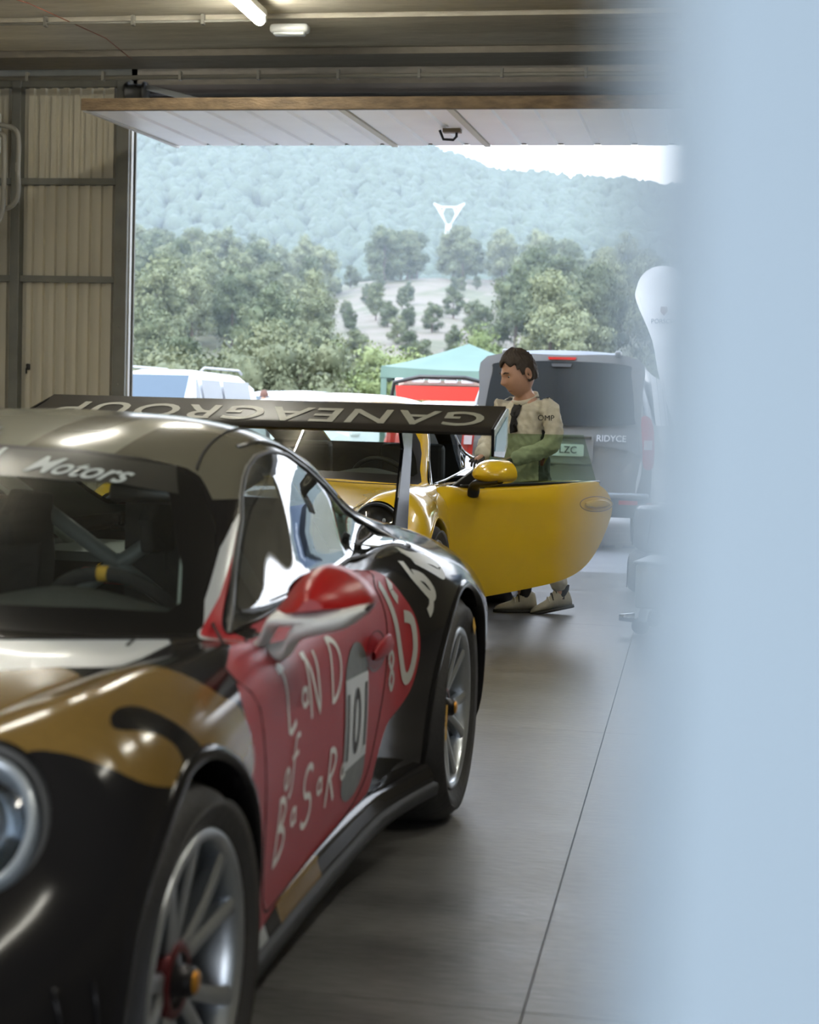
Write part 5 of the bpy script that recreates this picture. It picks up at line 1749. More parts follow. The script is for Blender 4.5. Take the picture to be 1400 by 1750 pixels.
# shoes: pale ankle boots with dark ties
M_shoe = mat('race_shoe_beige', (.44, .41, .32), .6, var=.12, vscale=30)
M_sole = mat('shoe_sole_dark', (.03, .028, .025), .7)
def shoe(ank, rz, pitch, label):
    Mx = xform((ank[0], ank[1], 0), (0, 0, rz)) @ xform((.15, 0, 0)) @ xform((0, 0, 0), (0, pitch, 0)) @ xform((-.15, 0, 0))
    secs = []
    for x, w, h, hw in ((-.075, .030, .085, .020), (-.065, .036, .13, .034), (-.03, .040, .150, .040), (.015, .042, .145, .040), (.05, .043, .105, .034), (.09, .046, .078, .034), (.13, .046, .064, .036), (.165, .040, .052, .030), (.19, .026, .038, .016), (.20, .008, .022, .005)):
        ring = []
        for t in np.linspace(0, 2 * math.pi, 16, endpoint=False):
            c_, s_ = math.cos(t), math.sin(t)
            wd = w if s_ < 0 else w * (1 - s_) + hw * s_
            ring.append(tuple(Mx @ Vector((x, wd * c_, .014 + (h - .014) * .5 + (h - .014) * .5 * s_))))
        secs.append(ring)
    sh = MB().grid(secs, closed=True).add(secs[0], [tuple(range(16))]).build('shoe', M_shoe, man)
    sl = []
    for x, w in ((-.085, .02), (-.07, .038), (-.02, .043), (.05, .045), (.12, .049), (.17, .042), (.20, .022), (.208, .005)):
        sl.append([tuple(Mx @ Vector((x, a * w, z))) for a, z in ((-1, .018), (-1, .0), (1, .0), (1, .018))])
    MB().grid(sl, closed=True).build('sole', M_sole, sh)
    for x, h in ((.015, .146), (.045, .112), (.072, .092)):
        MB().tube([tuple(Mx @ Vector((x, .040 * math.cos(t), .03 + (h - .028) * math.sin(t)))) for t in np.linspace(.5, math.pi - .5, 9)], .006, 6).build('shoe_strap', M_sole if x < .06 else mat('strap_pale', (.5, .48, .4), .6), sh)
    return sh
shoe(J['anR'], R(-36), 0, '')
shoe(J['anL'], R(-40), R(12), '')
for a in ('anL', 'anR'):
    p = J[a]
    MB().lathe([(.040, .10), (.043, .15), (.046, .19)], 18, xform((p[0], p[1], 0))).build('sock', M_shirt, man)
tag(man, 'man with short dark hair in a beige racing suit, leaning over the open yellow door', 'person')

# ---------------------------------------------------------------- vehicles and things outside
def rr_ring(w, h, r, n=5, cx=0, cz=0):
    """rounded rectangle outline (x, z) centred"""
    pts = []
    for (sx, sz, a0) in ((1, 1, 0), (-1, 1, 90), (-1, -1, 180), (1, -1, 270)):
        for k in range(n + 1):
            a = R(a0 + 90 * k / n)
            pts.append((cx + sx * (w / 2 - r) + r * math.cos(a), cz + sz * (h / 2 - r) + r * math.sin(a)))
    return pts
M_van = mat('van_grey_metallic', (.19, .195, .20), .3, metal=.3, coat=.6)
M_vglass = glass_mat('van_glass', (.22, .25, .26), .35, 1.5, base=(.02, .024, .026))
M_vtrim = mat('van_dark_plastic', (.05, .052, .055), .6)
M_lamp = mat('lamp_red_plastic', (.45, .025, .02), .2, coat=.6)
M_white_p = mat('white_car_paint', (.72, .74, .76), .25, coat=.8)
M_redp = mat('red_car_paint', (.55, .02, .012), .25, coat=.8)

van = empty('van', (-1.30, 15.65, 0), R(-1.5))
# local: rear face at y = 0, van runs to +y
secs = []
for y, z0, z1, wt, wb in ((.0, .42, 1.02, 1.80, 1.84), (.015, .36, 1.86, 1.52, 1.86), (.05, .33, 1.91, 1.58, 1.90), (.3, .33, 1.935, 1.62, 1.92), (3.2, .33, 1.935, 1.62, 1.92), (3.9, .33, 1.75, 1.50, 1.92), (4.3, .33, 1.22, 1.50, 1.92), (4.9, .33, .98, 1.46, 1.86), (5.05, .4, .80, 1.3, 1.7)):
    ring = []
    prof = [(0, z1), (.30, z1 - .003), (.62, z1 - .02), (.80, z1 - .06), (.90, z1 - .16), (.965, z1 - .45 * (z1 - .6) / 1.3), (1.0, .60 + .42 * (z1 - .6)), (1.0, z0 + .25), (.99, z0 + .05), (.9, z0)]
    for f, z in prof:
        tt = max(0, min(1, (z - .9) / max(.2, z1 - .9)))
        hw = (wb * (1 - tt) + wt * tt) / 2 if f > .7 else (wt / 2)
        ring.append((f * hw, y - (.0 if z < 1.0 else 0) + (.22 * (z - .95) / .95 if (z > .95 and y < .1) else 0), z))
    secs.append([(-x, yy_, z) for x, yy_, z in ring[::-1]] + ring[1:])
vb = MB().grid(secs)
vb.add(secs[1], [tuple(range(len(secs[1])))])
vb.build('van_body', M_van, van, angle=40)
def rear_y(z): return -.004 + (.22 * (z - .95) / .95 if z > .95 else .0)
def rear_panel(name, outline, m, d=.012, off=0.0, parent=None):
    n = len(outline)
    vs = [(a, rear_y(b) - d - off, b) for a, b in outline] + [(a, rear_y(b) - off + .01, b) for a, b in outline]
    fs = [tuple(range(n)), tuple(range(2 * n - 1, n - 1, -1))] + [(i, (i + 1) % n, n + (i + 1) % n, n + i) for i in range(n)]
    return MB().add(vs, fs).build(name, m, parent or van)
tg = rear_panel('tailgate', smooth_poly([(-.74, 1.86), (0, 1.885), (.74, 1.86), (.80, 1.5), (.83, 1.0), (.80, .58), (.70, .52), (0, .50), (-.70, .52), (-.80, .58), (-.83, 1.0), (-.80, 1.5)], 4), M_van)
rear_panel('rear_window', smooth_poly([(-.62, 1.80), (0, 1.825), (.62, 1.80), (.68, 1.70), (.73, 1.30), (.68, 1.22), (0, 1.20), (-.68, 1.22), (-.73, 1.30), (-.68, 1.70)], 4), mat('van_window_dark', (.028, .032, .034), .06, spec=.6), .006, .014, tg)
rear_panel('wiper_mount', [(-.10, 1.80), (.10, 1.80), (.09, 1.77), (-.09, 1.77)], M_vtrim, .02, .016, tg)
rear_panel('brake_light', [(-.14, 1.865), (.14, 1.865), (.13, 1.84), (-.13, 1.84)], M_lamp, .012, .014, tg)
rear_panel('plate_recess', rr_ring(.70, .30, .05, 4, 0, .98), M_van, .004, .013, tg)
rear_panel('chrome_strip', [(-.33, 1.10), (.33, 1.10), (.33, 1.075), (-.33, 1.075)], M_chrome, .02, .014, tg)
pl_ = rear_panel('license_plate', rr_ring(.52, .115, .015, 3, .0, .965), mat('plate_white', (.62, .64, .64), .4), .006, .018, tg)
for side in (1, -1):
    rear_panel('tail_light', smooth_poly([(side * .80, 1.30), (side * .90, 1.27), (side * .935, 1.05), (side * .93, .82), (side * .84, .82), (side * .82, 1.05)], 3), M_lamp, .02, .0)
    rear_panel('reversing_light', [(side * .835, 1.08), (side * .915, 1.08), (side * .915, .99), (side * .838, .99)], mat('lamp_clear', (.55, .45, .45), .2, coat=.5), .004, .022)
    rear_panel('reflector', [(side * .62, .50), (side * .80, .50), (side * .80, .46), (side * .62, .46)], M_lamp, .01, .075)
    MB().rbox((side * .55, .17, 1.905), (.06, .18, .05), .015).build('roof_hinge', M_van, van)
MB().rbox((0, .05, .44), (1.86, .26, .22), .07, 3).build('rear_bumper', M_vtrim, van)
MB().rbox((0, .02, .545), (1.80, .22, .05), .02, 2).build('bumper_step', mat('bumper_silver', (.30, .32, .33), .4, metal=.4), van)
for (wx, wy) in ((-.84, .95), (.84, .95), (-.84, 4.15), (.84, 4.15)):
    make_wheel(van, wy, abs(wx) + .08, .335, 1 if wx < 0 else -1, rim_r=.21, width=.22, mr=M_rimdark, marks=False) if False else None
for (wx, wy) in ((-.80, .95), (.80, .95), (-.80, 4.15), (.80, 4.15)):
    w_ = MB().lathe([(.20, -.10), (.22, -.11), (.30, -.11), (.335, -.08), (.335, .08), (.30, .11), (.22, .11), (.20, .10)], 36).build('wheel', M_rubber, van, (wx, wy, .335), (0, math.pi / 2, 0))
    MB().lathe([(0, .07), (.06, .075), (.17, .06), (.20, .095), (.205, .0), (.0, -.02)], 28).build('rim', M_rim, w_)
def rear_text(txt, size, x, z, m, par, off=.022):
    me = text_mesh(txt, size, bold=.001)
    for v in me.vertices:
        zz = z + v.co.y
        v.co = Vector((x + v.co.x, rear_y(zz) - off - .004, zz))
    return link('lettering', me, m, par)
rear_text('RIDYCE', .085, .52, 1.085, mat('chrome_letters', (.62, .64, .66), .4), tg)
rear_text('4871 LZC', .095, .0, .965, mat('plate_black', (.02, .02, .02), .5), tg, off=.026)
MB().lathe([(.045, 0), (.05, .004), (.055, 0)], 24, xform((0, rear_y(1.15) - .016, 1.15), (math.pi / 2, 0, 0))).build('round_badge', M_chrome, tg)
# side windows on the right flank
for (y0, y1) in ((.35, 1.5), (1.6, 2.7), (2.8, 3.4)):
    vs = []
    for z in (1.22, 1.72):
        tt = (z - .9) / (1.935 - .9)
        hw = (1.92 * (1 - tt) + 1.62 * tt) / 2
        vs += [(hw + .012, y0, z), (hw + .012, y1, z)]
    MB().add(vs, [(0, 1, 3, 2)]).build('side_window', mat('van_window_dark', (.028, .032, .034), .06, spec=.6), van)
# seats glimpsed through the rear glass
for x in (-.45, 0, .45):
    MB().rbox((x, .9, 1.38), (.36, .12, .5), .05).build('seat_back', M_dark, van)
tag(van, 'dark grey passenger van parked outside, seen from behind the standing man', 'van')

def hatch_shell(root, L, W, H, m, roofrail=False, glassc=None, tall=True, front_cam=True):
    """simple estate body, front towards -y (local)"""
    prof = [(-L/2, .35, .55), (-L/2 + .05, .35, .80), (-L/2 + .75, .35, .98), (-L/2 + .95, .35, 1.02), (-L/2 + 1.65, .35, H - .06), (-L/2 + 2.1, .35, H), (L/2 - .6, .35, H - .02), (L/2 - .15, .35, H - .15), (L/2 - .02, .35, 1.0), (L/2, .4, .6)]
    secs = []
    for y, z0, z1 in prof:
        up = max(0, (z1 - 1.0) / (H - 1.0))
        wt = W * (1 - .22 * up)
        ring = [(0, z1 + .02 * up), (.30, z1 + .015 * up), (.40, z1 - .02), (.455, z1 - .09 if z1 > 1 else z1 - .06), (.5, min(1.0, z1 - .12) if z1 > .7 else z1 - .1), (.5, .60 if z1 > .7 else .5), (.49, z0)]
        rg = []
        for f, z in ring:
            k = max(0, min(1, (z - .98) / (H - .98)))
            rg.append((f * W * (1 - .2 * k), y, z))
        secs.append([(-x, yy_, z) for x, yy_, z in rg[::-1]] + rg[1:])
    b = MB().grid(secs).add(secs[0], [tuple(range(len(secs[0])))]).add(secs[-1], [tuple(range(len(secs[-1])))])
    b.build('car_body', m, root, angle=50)
    y0, y1 = -L/2 + .97, -L/2 + 1.63
    g = glassc
    zf = lambda y: 1.02 + (H - .06 - 1.02) * (y - (-L/2 + .95)) / .70
    MB().add([(-W * .40, y0 + .02, zf(y0 + .02) + .025), (W * .40, y0 + .02, zf(y0 + .02) + .025), (W * .34, y1 - .02, zf(y1 - .02) + .03), (-W * .34, y1 - .02, zf(y1 - .02) + .03)], [(0, 1, 2, 3)]).build('windscreen', g, root)
    for s in (1, -1):
        for (a, b_) in ((-L/2 + 1.30, -L/2 + 1.62), (-L/2 + 1.75, -L/2 + 2.55), (-L/2 + 2.65, L/2 - .55)):
            top_z = H - .14
            za = 1.04
            f1 = .5 * W * (1 - .2 * (za - .98) / (H - .98)) + .012
            f2 = .5 * W * (1 - .2 * (top_z - .98) / (H - .98)) + .006
            a2 = a if a > -L/2 + 1.4 else a + .22
            MB().add([(s * f1, a, za), (s * f1, b_, za), (s * f2, b_, top_z), (s * f2, a2, top_z)], [(0, 1, 2, 3)]).build('side_window', g, root)
        if roofrail:
            rx = W * .37
            MB().tube([(s * rx, -L/2 + 1.95, H), (s * rx, -L/2 + 2.1, H + .06), (s * rx, L/2 - .8, H + .06), (s * rx, L/2 - .65, H)], .02, 8).build('roof_rail', mat('rail_grey', (.3, .31, .32), .4), root)
        for y in (-L/2 + .8, L/2 - .75):
            MB().lathe([(0, -.08), (.2, -.09), (.3, -.09), (.32, -.06), (.32, .06), (.3, .09), (.2, .09), (0, .08)], 28).build('wheel', M_rubber, root, (s * (W/2 - .1), y, .32), (0, math.pi / 2, 0))
        MB().rbox((s * (W/2 - .22), -L/2 + .06, .75), (.32, .16, .14), .04).build('headlight', mat('lamp_clear_white', (.7, .72, .72), .15, coat=.6), root)
        MB().rbox((s * (W/2 - .10), L/2 - .06, .95), (.14, .1, .34), .03).build('tail_light', M_lamp, root)
        MB().rbox((s * (W/2 + .07), -L/2 + 1.35, 1.08), (.16, .10, .12), .03).build('door_mirror', m, root)
M_skyglass = mat('blue_grey_windscreen', (.05, .075, .10), .15)
suv = empty('family_van', (-8.75, 26.2, 0), R(-6))
hatch_shell(suv, 4.4, 1.85, 1.89, M_white_p, True, M_skyglass)
tag(suv, 'white tall family car with roof rails, parked outside beyond the doorway post', 'car')
wc2 = empty('parked_car', (-9.9, 41.5, 0), R(60))
hatch_shell(wc2, 4.3, 1.8, 1.80, M_white_p, False, M_skyglass)
tag(wc2, 'distant white car whose roof shows just above the yellow coupe', 'car')

# red hatchback seen from behind with the tailgate up
red = empty('hatchback', (-3.15, 23.2, 0), R(178))
hatch_shell(red, 4.1, 1.72, 1.46, M_redp, False, M_skyglass)
tgm = Matrix.Rotation(R(0), 4, 'X')
# raised tailgate: frame, glass and row of pale trim clips
o = MB().prism(smooth_poly([(-.62, 0), (.62, 0), (.66, .3), (.60, .80), (.3, .86), (-.3, .86), (-.60, .80), (-.66, .3)], 3), lambda a, b, d: (a, 1.58 + b * .92 + 0, 1.52 + b * .16 + d), 0, .06).build('tailgate', mat('tailgate_lining', (.35, .29, .24), .6), red)
MB().prism([(-.60, -.10), (.60, -.10), (.62, .10), (-.62, .10)], lambda a, b, d: (a, 2.43 + d, 1.50 + b * .9 + .05), 0, .03).build('tailgate_glass', mat('red_inner_panel', (.62, .025, .015), .4), red)
for k in range(6):
    MB().rbox((-.55 + k * .22, 2.44, 1.71), (.17, .04, .055), .02).build('trim_pad', M_white_p, o)
MB().tube([(.66, 2.2, 1.15), (.70, 2.35, 1.45), (.64, 2.46, 1.68), (.3, 2.47, 1.76), (-.3, 2.47, 1.76), (-.64, 2.46, 1.68), (-.70, 2.35, 1.45)], .028, 8).build('tailgate_frame', M_trim, red)
MB().rbox((.0, 2.08, 1.10), (1.15, .06, .55), .03).build('boot_opening', M_dark, red)
MB().rbox((.42, 2.13, 1.42), (.34, .05, .09), .02, rot=Matrix.Rotation(R(-22), 3, 'Y')).build('parcel', mat('parcel_green', (.42, .55, .36), .6), red)
MB().rbox((.40, 2.13, 1.33), (.26, .05, .07), .02).build('parcel', M_white_p, red)
tag(red, 'red hatchback with raised tailgate, parked between the green gazebo and the grey van', 'car')

# green gazebo
gz = empty('gazebo', (-4.2, 30.0, 0), R(6))
M_tent = mat('gazebo_green_canvas', (.085, .145, .12), .7, var=.06, vscale=3)
hw, ez, pk = 1.5, 2.12, 2.62
n = 8
rows_ = []
for i in range(n + 1):
    f = i / n
    h = hw * (1 - f)
    z = ez + (pk - ez) * (f ** 1.25)
    ring = []
    for (a, b) in ((-1, -1), (1, -1), (1, 1), (-1, 1)):
        ring.append((a * h, b * h, z))
    full = []
    for q in range(4):
        p0, p1 = Vector(ring[q]), Vector(ring[(q + 1) % 4])
        for t in range(6):
            p = p0.lerp(p1, t / 6)
            sag = -.05 * math.sin(t / 6 * math.pi) * (1 - f)
            full.append((p.x, p.y, p.z + sag))
    rows_.append(full)
MB().grid(rows_, closed=True).build('canopy', M_tent, gz)
MB().grid([rows_[0], [(x * 1.01, y * 1.01, z - .20 + .012 * math.sin(k * 2.1)) for k, (x, y, z) in enumerate(rows_[0])]], closed=True).build('valance', M_tent, gz)
for (a, b) in ((-1, -1), (1, -1), (1, 1), (-1, 1)):
    MB().box((a * (hw - .05), b * (hw - .05), 1.06), (.10, .10, 2.12)).build('tent_leg', M_tent, gz)
tag(gz, 'green pop-up gazebo with peaked canvas roof, outside behind the red car', 'tent')

# feather flag
ff = empty('feather_flag', (-.42, 20.0, 0))
fo = [(-.36, 1.55), (-.30, 1.75), (-.05, 2.02), (-.02, 2.3), (-.25, 2.62), (-.33, 2.75), (-.34, 2.92), (-.27, 3.06), (-.14, 3.14), (.02, 3.16), (.18, 3.12), (.30, 3.02), (.36, 2.85), (.38, 2.4), (.38, 1.5), (.34, .7), (.1, .7), (-.1, 1.2)]
fo = [(.36, .75), (.0, 1.75), (-.12, 2.25), (-.33, 2.72), (-.33, 2.90), (-.26, 3.05), (-.12, 3.14), (.05, 3.15), (.22, 3.08), (.34, 2.94), (.40, 2.70), (.42, 2.0), (.42, .75)]
MB().prism(smooth_poly(fo, 4), lambda a, b, d: (a, d + .03 * math.sin(a * 6 + b * 2), b), 0, .006).build('flag_cloth', mat('flag_white', (.80, .82, .84), .7), ff)
MB().tube(smooth_poly([(.45, 0, 0), (.45, 0, .7), (.45, 0, 2.2), (.40, 0, 2.85), (.27, 0, 3.08), (.05, 0, 3.17)], 5, False), .014, 8).build('flag_pole', mat('pole_grey', (.3, .31, .32), .4, metal=.5), ff)
MB().lathe([(0, .05), (.22, .04), (.24, 0)], 24, xform((.45, 0, 0))).build('flag_base', M_trim, ff)
MB().prism([(-.03, 2.66), (.05, 2.66), (.055, 2.60), (.01, 2.55), (-.035, 2.60)], lambda a, b, d: (a, d, b), -.05, -.045).build('flag_emblem', mat('emblem_brown', (.22, .10, .06), .6), ff)
tm = text_mesh('PORSCHE', .075, bold=.0015)
for v in tm.vertices: v.co = Vector((v.co.x + .02, -.05, v.co.y + 2.48))
link('flag_lettering', tm, mat('flag_print', (.12, .13, .15), .6), ff)
tag(ff, 'white feather flag with small emblem, standing outside right of the van', 'flag')

# big dark parasol and white pavilion further right, mirrored in the side windows
ps = empty('parasol', (3.4, 19.5, 0))
M_navy = mat('parasol_navy', (.02, .045, .085), .7, var=.1, vscale=4)
rows_ = []
for i in range(7):
    f = i / 6
    rows_.append([(1.7 * (1 - f) * math.cos(t), 1.7 * (1 - f) * math.sin(t), 2.35 + .75 * f ** 1.1) for t in np.linspace(0, 2 * math.pi, 24, endpoint=False)])
pcn = MB().grid(rows_, closed=True).build('canopy', M_navy, ps)
MB().tube([(0, 0, 0), (0, 0, 3.1)], .03, 8).build('pole', M_rimdark, ps)
MB().lathe([(0, .1), (.35, .08), (.36, 0)], 24).build('base', M_trim, ps)
tm = text_mesh('PORSCHE', .28, bold=.004)
for v in tm.vertices: v.co = Vector((v.co.x, -1.45 + (v.co.y) * .9, 2.50 + v.co.y * .42))
link('lettering', tm, mat('flag_white', (.80, .82, .84), .7), ps)
tag(ps, 'dark blue parasol mirrored in the side window of the race car', 'parasol')

# people far off: head and shoulders above the cars
def bystander(loc, shirt, hair, label, h=1.68):
    p = empty('person', loc, 0)
    js = [(0, 0, .88), (0, 0, 1.15), (0, 0, 1.38), (0, 0, 1.50), (0, 0, 1.60), (.19, 0, 1.36), (.24, 0, 1.1), (.2, -.08, .86), (-.19, 0, 1.36), (-.24, 0, 1.1), (-.2, -.08, .86), (.09, 0, .84), (.1, 0, .45), (.1, 0, .06), (.1, -.14, .04), (-.09, 0, .84), (-.1, 0, .45), (-.1, 0, .06), (-.1, -.14, .04)]
    es = [(0, 1), (1, 2), (2, 3), (3, 4), (2, 5), (5, 6), (6, 7), (2, 8), (8, 9), (9, 10), (0, 11), (11, 12), (12, 13), (13, 14), (0, 15), (15, 16), (16, 17), (17, 18)]
    rs = [(.12, .16), (.11, .15), (.10, .14), .055, .095, .07, .05, .04, .07, .05, .04, .09, .07, .05, .04, .09, .07, .05, .04]
    b = skin_body('body', js, es, rs, [M_skin, shirt, mat('dark_trousers', (.03, .03, .04), .8)], p)
    rm = b.modifiers.new('merge', 'REMESH'); rm.mode = 'VOXEL'; rm.voxel_size = .022; rm.use_smooth_shade = True
    bake(b)
    for q in b.data.polygons:
        z = q.center.z
        q.material_index = 0 if z > 1.46 else (1 if z > .92 else 2)
    MB().lathe([(0, .13), (.06, .115), (.098, .06), (.106, .0), (.10, -.03)], 16, xform((0, .012, 1.62))).build('hair', hair, p)
    tag(p, label, 'person')
M_wshirt = mat('white_shirt', (.7, .72, .74), .8); M_rshirt = mat('red_shirt', (.5, .03, .02), .8)
bystander((-9.75, 36.0, .0), M_wshirt, mat('brown_hair_far', (.10, .045, .03), .7), 'distant person with brown hair and white top above the yellow car roof')
bystander((-10.3, 36.5, -.08), M_rshirt, mat('white_cap', (.7, .7, .72), .7), 'distant person in red beside the white-topped person')
bystander((-8.55, 27.8, -.25), M_rshirt, mat('red_cap', (.45, .03, .03), .7), 'person in red standing just behind the white family car')

# tyres and trolley by the right of the doorway
def slick(loc, label):
    t = MB().lathe([(.235, .01), (.25, .0), (.30, -.005 + .01), (.335, .03), (.348, .08), (.35, .155), (.348, .23), (.335, .28), (.30, .305), (.25, .31), (.235, .30), (.225, .155)], 48)
    t.v = t.v
    o = t.add([(.235 * math.cos(a), .235 * math.sin(a), .01) for a in np.linspace(0, 2 * math.pi, 3)], []).build('slick_tyre', M_rubber, None, loc)
    for k in range(10):
        a = k * .63 + .2
        MB().tube([(.352 * math.cos(a + .10 * q), .352 * math.sin(a + .10 * q), .04 + .23 * q) for q in (0, .25, .5, .75, 1)], .004, 5).build('tread_groove', M_trim, o)
    MB().lathe([(.225, .02), (.19, .05), (.18, .155), (.19, .26), (.225, .29)], 32).build('rim_barrel', M_rimdark, o)
    return tag(o, label, 'tyre')
slick((-.10, 12.0, 0), 'black tyre lying on the garage floor at the bottom of the stack')
slick((-.07, 12.02, .312), 'black tyre lying on top of the stacked tyre beside the doorway')
bg = MB().lathe([(.34, .0), (.32, .02), (.25, .035), (.15, .02), (.0, .03)], 24, xform((-.07, 12.02, .624)))
bgo = bg.build('plastic_wrap', glass_mat('clear_wrap', (.8, .84, .86), .35, 1.4, base=(.5, .54, .58)))
tag(bgo, 'crumpled clear plastic wrap on top of the tyre stack', 'wrap')
tr = empty('tool_trolley', (.0, 9.75, 0), R(-9.9))
M_trol = mat('trolley_grey', (.38, .41, .42), .4, metal=.2)
MB().rbox((0, 0, .29), (.54, .5, .26), .015).build('trolley_box', M_trol, tr)
MB().rbox((0, 0, .43), (.57, .53, .02), .008).build('trolley_top', M_rimdark, tr)
MB().rbox((0, -.256, .29), (.46, .012, .18), .006).build('drawer', M_trol, tr)
for (a, b) in ((-.22, -.2), (.22, -.2), (-.22, .2), (.22, .2)):
    lg = MB().box((a, b, .13), (.045, .05, .10), Matrix.Rotation(R(8), 3, 'Y')).build('caster_fork', M_chrome, tr)
    MB().lathe([(0, -.018), (.045, -.018), (.05, -.012), (.05, .012), (.045, .018), (0, .018)], 18, xform((a - .02, b, .052), (math.pi / 2, 0, .4))).build('caster_wheel', M_rubber, lg)
MB().tube([(-.27, -.22, .10), (-.36, -.24, .10)], [.03, .02], 10).build('foot_pedal', M_chrome, tr)
tag(tr, 'grey wheeled tool trolley, low in front of the tyre stack', 'trolley')

# ---------------------------------------------------------------- hills and trees
rng = np.random.default_rng(11)
def fbm(x, y, s, seed=0):
    v = 0; a = 1
    for k in range(4):
        v = v + a * (np.sin(x / s * 1.7 + seed + k * 1.3) * np.cos(y / s * 1.3 + seed * 2 + k * 2.1) + .6 * np.sin((x + y) / s * 1.1 + k * .7 + seed))
        a *= .5; s *= .5
    return v
def leaf_mat(name, c0, c1):
    m = bpy.data.materials.new(name); m.use_nodes = True
    nt = m.node_tree; b = nt.nodes['Principled BSDF']
    oi = nt.nodes.new('ShaderNodeObjectInfo')
    tc = nt.nodes.new('ShaderNodeTexCoord')
    n = nt.nodes.new('ShaderNodeTexNoise'); n.inputs['Scale'].default_value = 1.3; n.inputs['Detail'].default_value = 3
    nt.links.new(tc.outputs['Object'], n.inputs['Vector'])
    ad = nt.nodes.new('ShaderNodeMath'); ad.operation = 'ADD'
    nt.links.new(n.outputs[0], ad.inputs[0])
    mu = nt.nodes.new('ShaderNodeMath'); mu.operation = 'MULTIPLY_ADD'; mu.inputs[1].default_value = .5; mu.inputs[2].default_value = -.25
    nt.links.new(oi.outputs['Random'], mu.inputs[0]); nt.links.new(mu.outputs[0], ad.inputs[1])
    rp = nt.nodes.new('ShaderNodeValToRGB')
    rp.color_ramp.elements[0].position = .3; rp.color_ramp.elements[0].color = (*c0, 1)
    rp.color_ramp.elements[1].position = .75; rp.color_ramp.elements[1].color = (*c1, 1)
    nt.links.new(ad.outputs[0], rp.inputs[0]); nt.links.new(rp.outputs[0], b.inputs['Base Color'])
    b.inputs['Roughness'].default_value = .8
    b.inputs['Specular IOR Level'].default_value = .2
    MATS[name] = m
    return m
M_far = leaf_mat('far_forest', (.03, .045, .035), (.06, .08, .055))
M_pine = leaf_mat('pine_foliage', (.07, .09, .05), (.165, .185, .105))
M_bush = leaf_mat('pale_bush_foliage', (.11, .145, .055), (.21, .25, .115))
M_olive_b = leaf_mat('olive_bush_foliage', (.07, .085, .05), (.135, .15, .09))
M_bark = mat('bark', (.09, .065, .05), .9)
M_scrub = leaf_mat('scrub_ground', (.085, .09, .055), (.15, .14, .095))
M_sand = leaf_mat('sandy_cliff', (.085, .09, .05), (.15, .132, .108))
for n_ in M_sand.node_tree.nodes:
    if n_.type == 'TEX_NOISE': n_.inputs['Scale'].default_value = .22; n_.inputs['Detail'].default_value = 7
    if n_.type == 'VALTORGB': n_.color_ramp.elements[0].position = .18; n_.color_ramp.elements[1].position = .42

# far ridge, some 900 m away
def ridge_h(X, Y):
    t = X / Y
    s_ = np.interp(t, [-.7, -.45, -.364, -.25, -.20, -.15, -.118, -.086, -.05, -.019, .03, .2, .5], [.21, .20, .195, .185, .178, .167, .158, .153, .151, .146, .142, .15, .14])
    k = np.clip((Y - 420) / 480, 0, 1)
    return (1.2 + s_ * 900) * (k ** .85) - 8 + fbm(X, Y, 90, 2) * 4.0 * k
nx, ny = 90, 40
xs = np.linspace(-640, 420, nx); ysd = np.linspace(420, 960, ny)
rows_ = [[(float(x), float(y), float(ridge_h(x, y))) for x in xs] for y in ysd]
fh = MB().grid(rows_).build('far_hill', M_far, None, fix=False)
tag(fh, kind='structure')
# forest on it
bm = bmesh.new(); bmesh.ops.create_icosphere(bm, subdivisions=2, radius=1)
iv = np.array([v.co[:] for v in bm.verts]); itri = np.array([[v.index for v in f.verts] for f in bm.faces]); bm.free()
def blob_field(name, m, P, Rr, label, cat, squash=1.25):
    n = len(P)
    V = np.zeros((n, len(iv), 3)); 
    for k in range(n):
        jit = 1 + rng.normal(0, .16, (len(iv), 1))
        V[k] = P[k] + iv * jit * np.array([Rr[k], Rr[k], Rr[k] * squash])
    F = (itri[None] + (np.arange(n) * len(iv))[:, None, None]).reshape(-1, 3)
    me = bpy.data.meshes.new(name)
    V = V.reshape(-1, 3)
    me.vertices.add(len(V)); me.vertices.foreach_set('co', V.ravel())
    me.loops.add(F.size); me.loops.foreach_set('vertex_index', F.ravel().astype(np.int32))
    me.polygons.add(len(F)); me.polygons.foreach_set('loop_start', np.arange(0, F.size, 3, dtype=np.int32))
    me.update(); me.validate()
    o = link(name, me, m)
    return tag(o, label, cat, kind='stuff')
n = 7000
Y = 430 + 520 * rng.random(n) ** .8
T = -.47 + .55 * rng.random(n)
X = T * Y
P = np.stack([X, Y, ridge_h(X, Y) + 2.0], 1)
blob_field('far_forest', M_far, P, 2.6 + 2.6 * rng.random(n), 'blue-green forest covering the far hillside under the sky', 'forest')

# nearer slope, 60 to 260 m away, with the bare sandy cut in the middle
def slope_h(X, Y):
    t = X / np.maximum(Y, 1)
    top = np.interp(t, [-.6, -.38, -.33, -.27, -.236, -.20, -.16, -.132, -.10, -.07, -.03, .05, .3], [.085, .088, .088, .083, .080, .086, .088, .085, .083, .080, .076, .07, .07])
    k = np.clip((Y - 62) / 120, 0, 1)
    return k ** .9 * (1.2 + top * 185) - .4 + fbm(X, Y, 22, 5) * .7 * k
nx, ny = 120, 60
xs = np.linspace(-150, 90, nx); ysd = np.linspace(60, 300, ny)
def shade(y): return min(y, 190)
rows_ = [[(float(x), float(y), float(slope_h(np.array(x), np.array(shade(y))) - max(0, y - 200) * .16)) for x in xs] for y in ysd]
ns = MB().grid(rows_).build('near_slope', [M_scrub, M_sand], None, fix=False)
for p in ns.data.polygons:
    c = p.center
    t = c.x / c.y; e = (c.z - CAM_H) / c.y
    if -.236 < t < -.108 and .035 < e < .11 and (math.sin(t * 90 + c.y * .07) + math.sin(c.y * .19 + t * 40)) > -.9:
        p.material_index = 1
tag(ns, kind='structure')

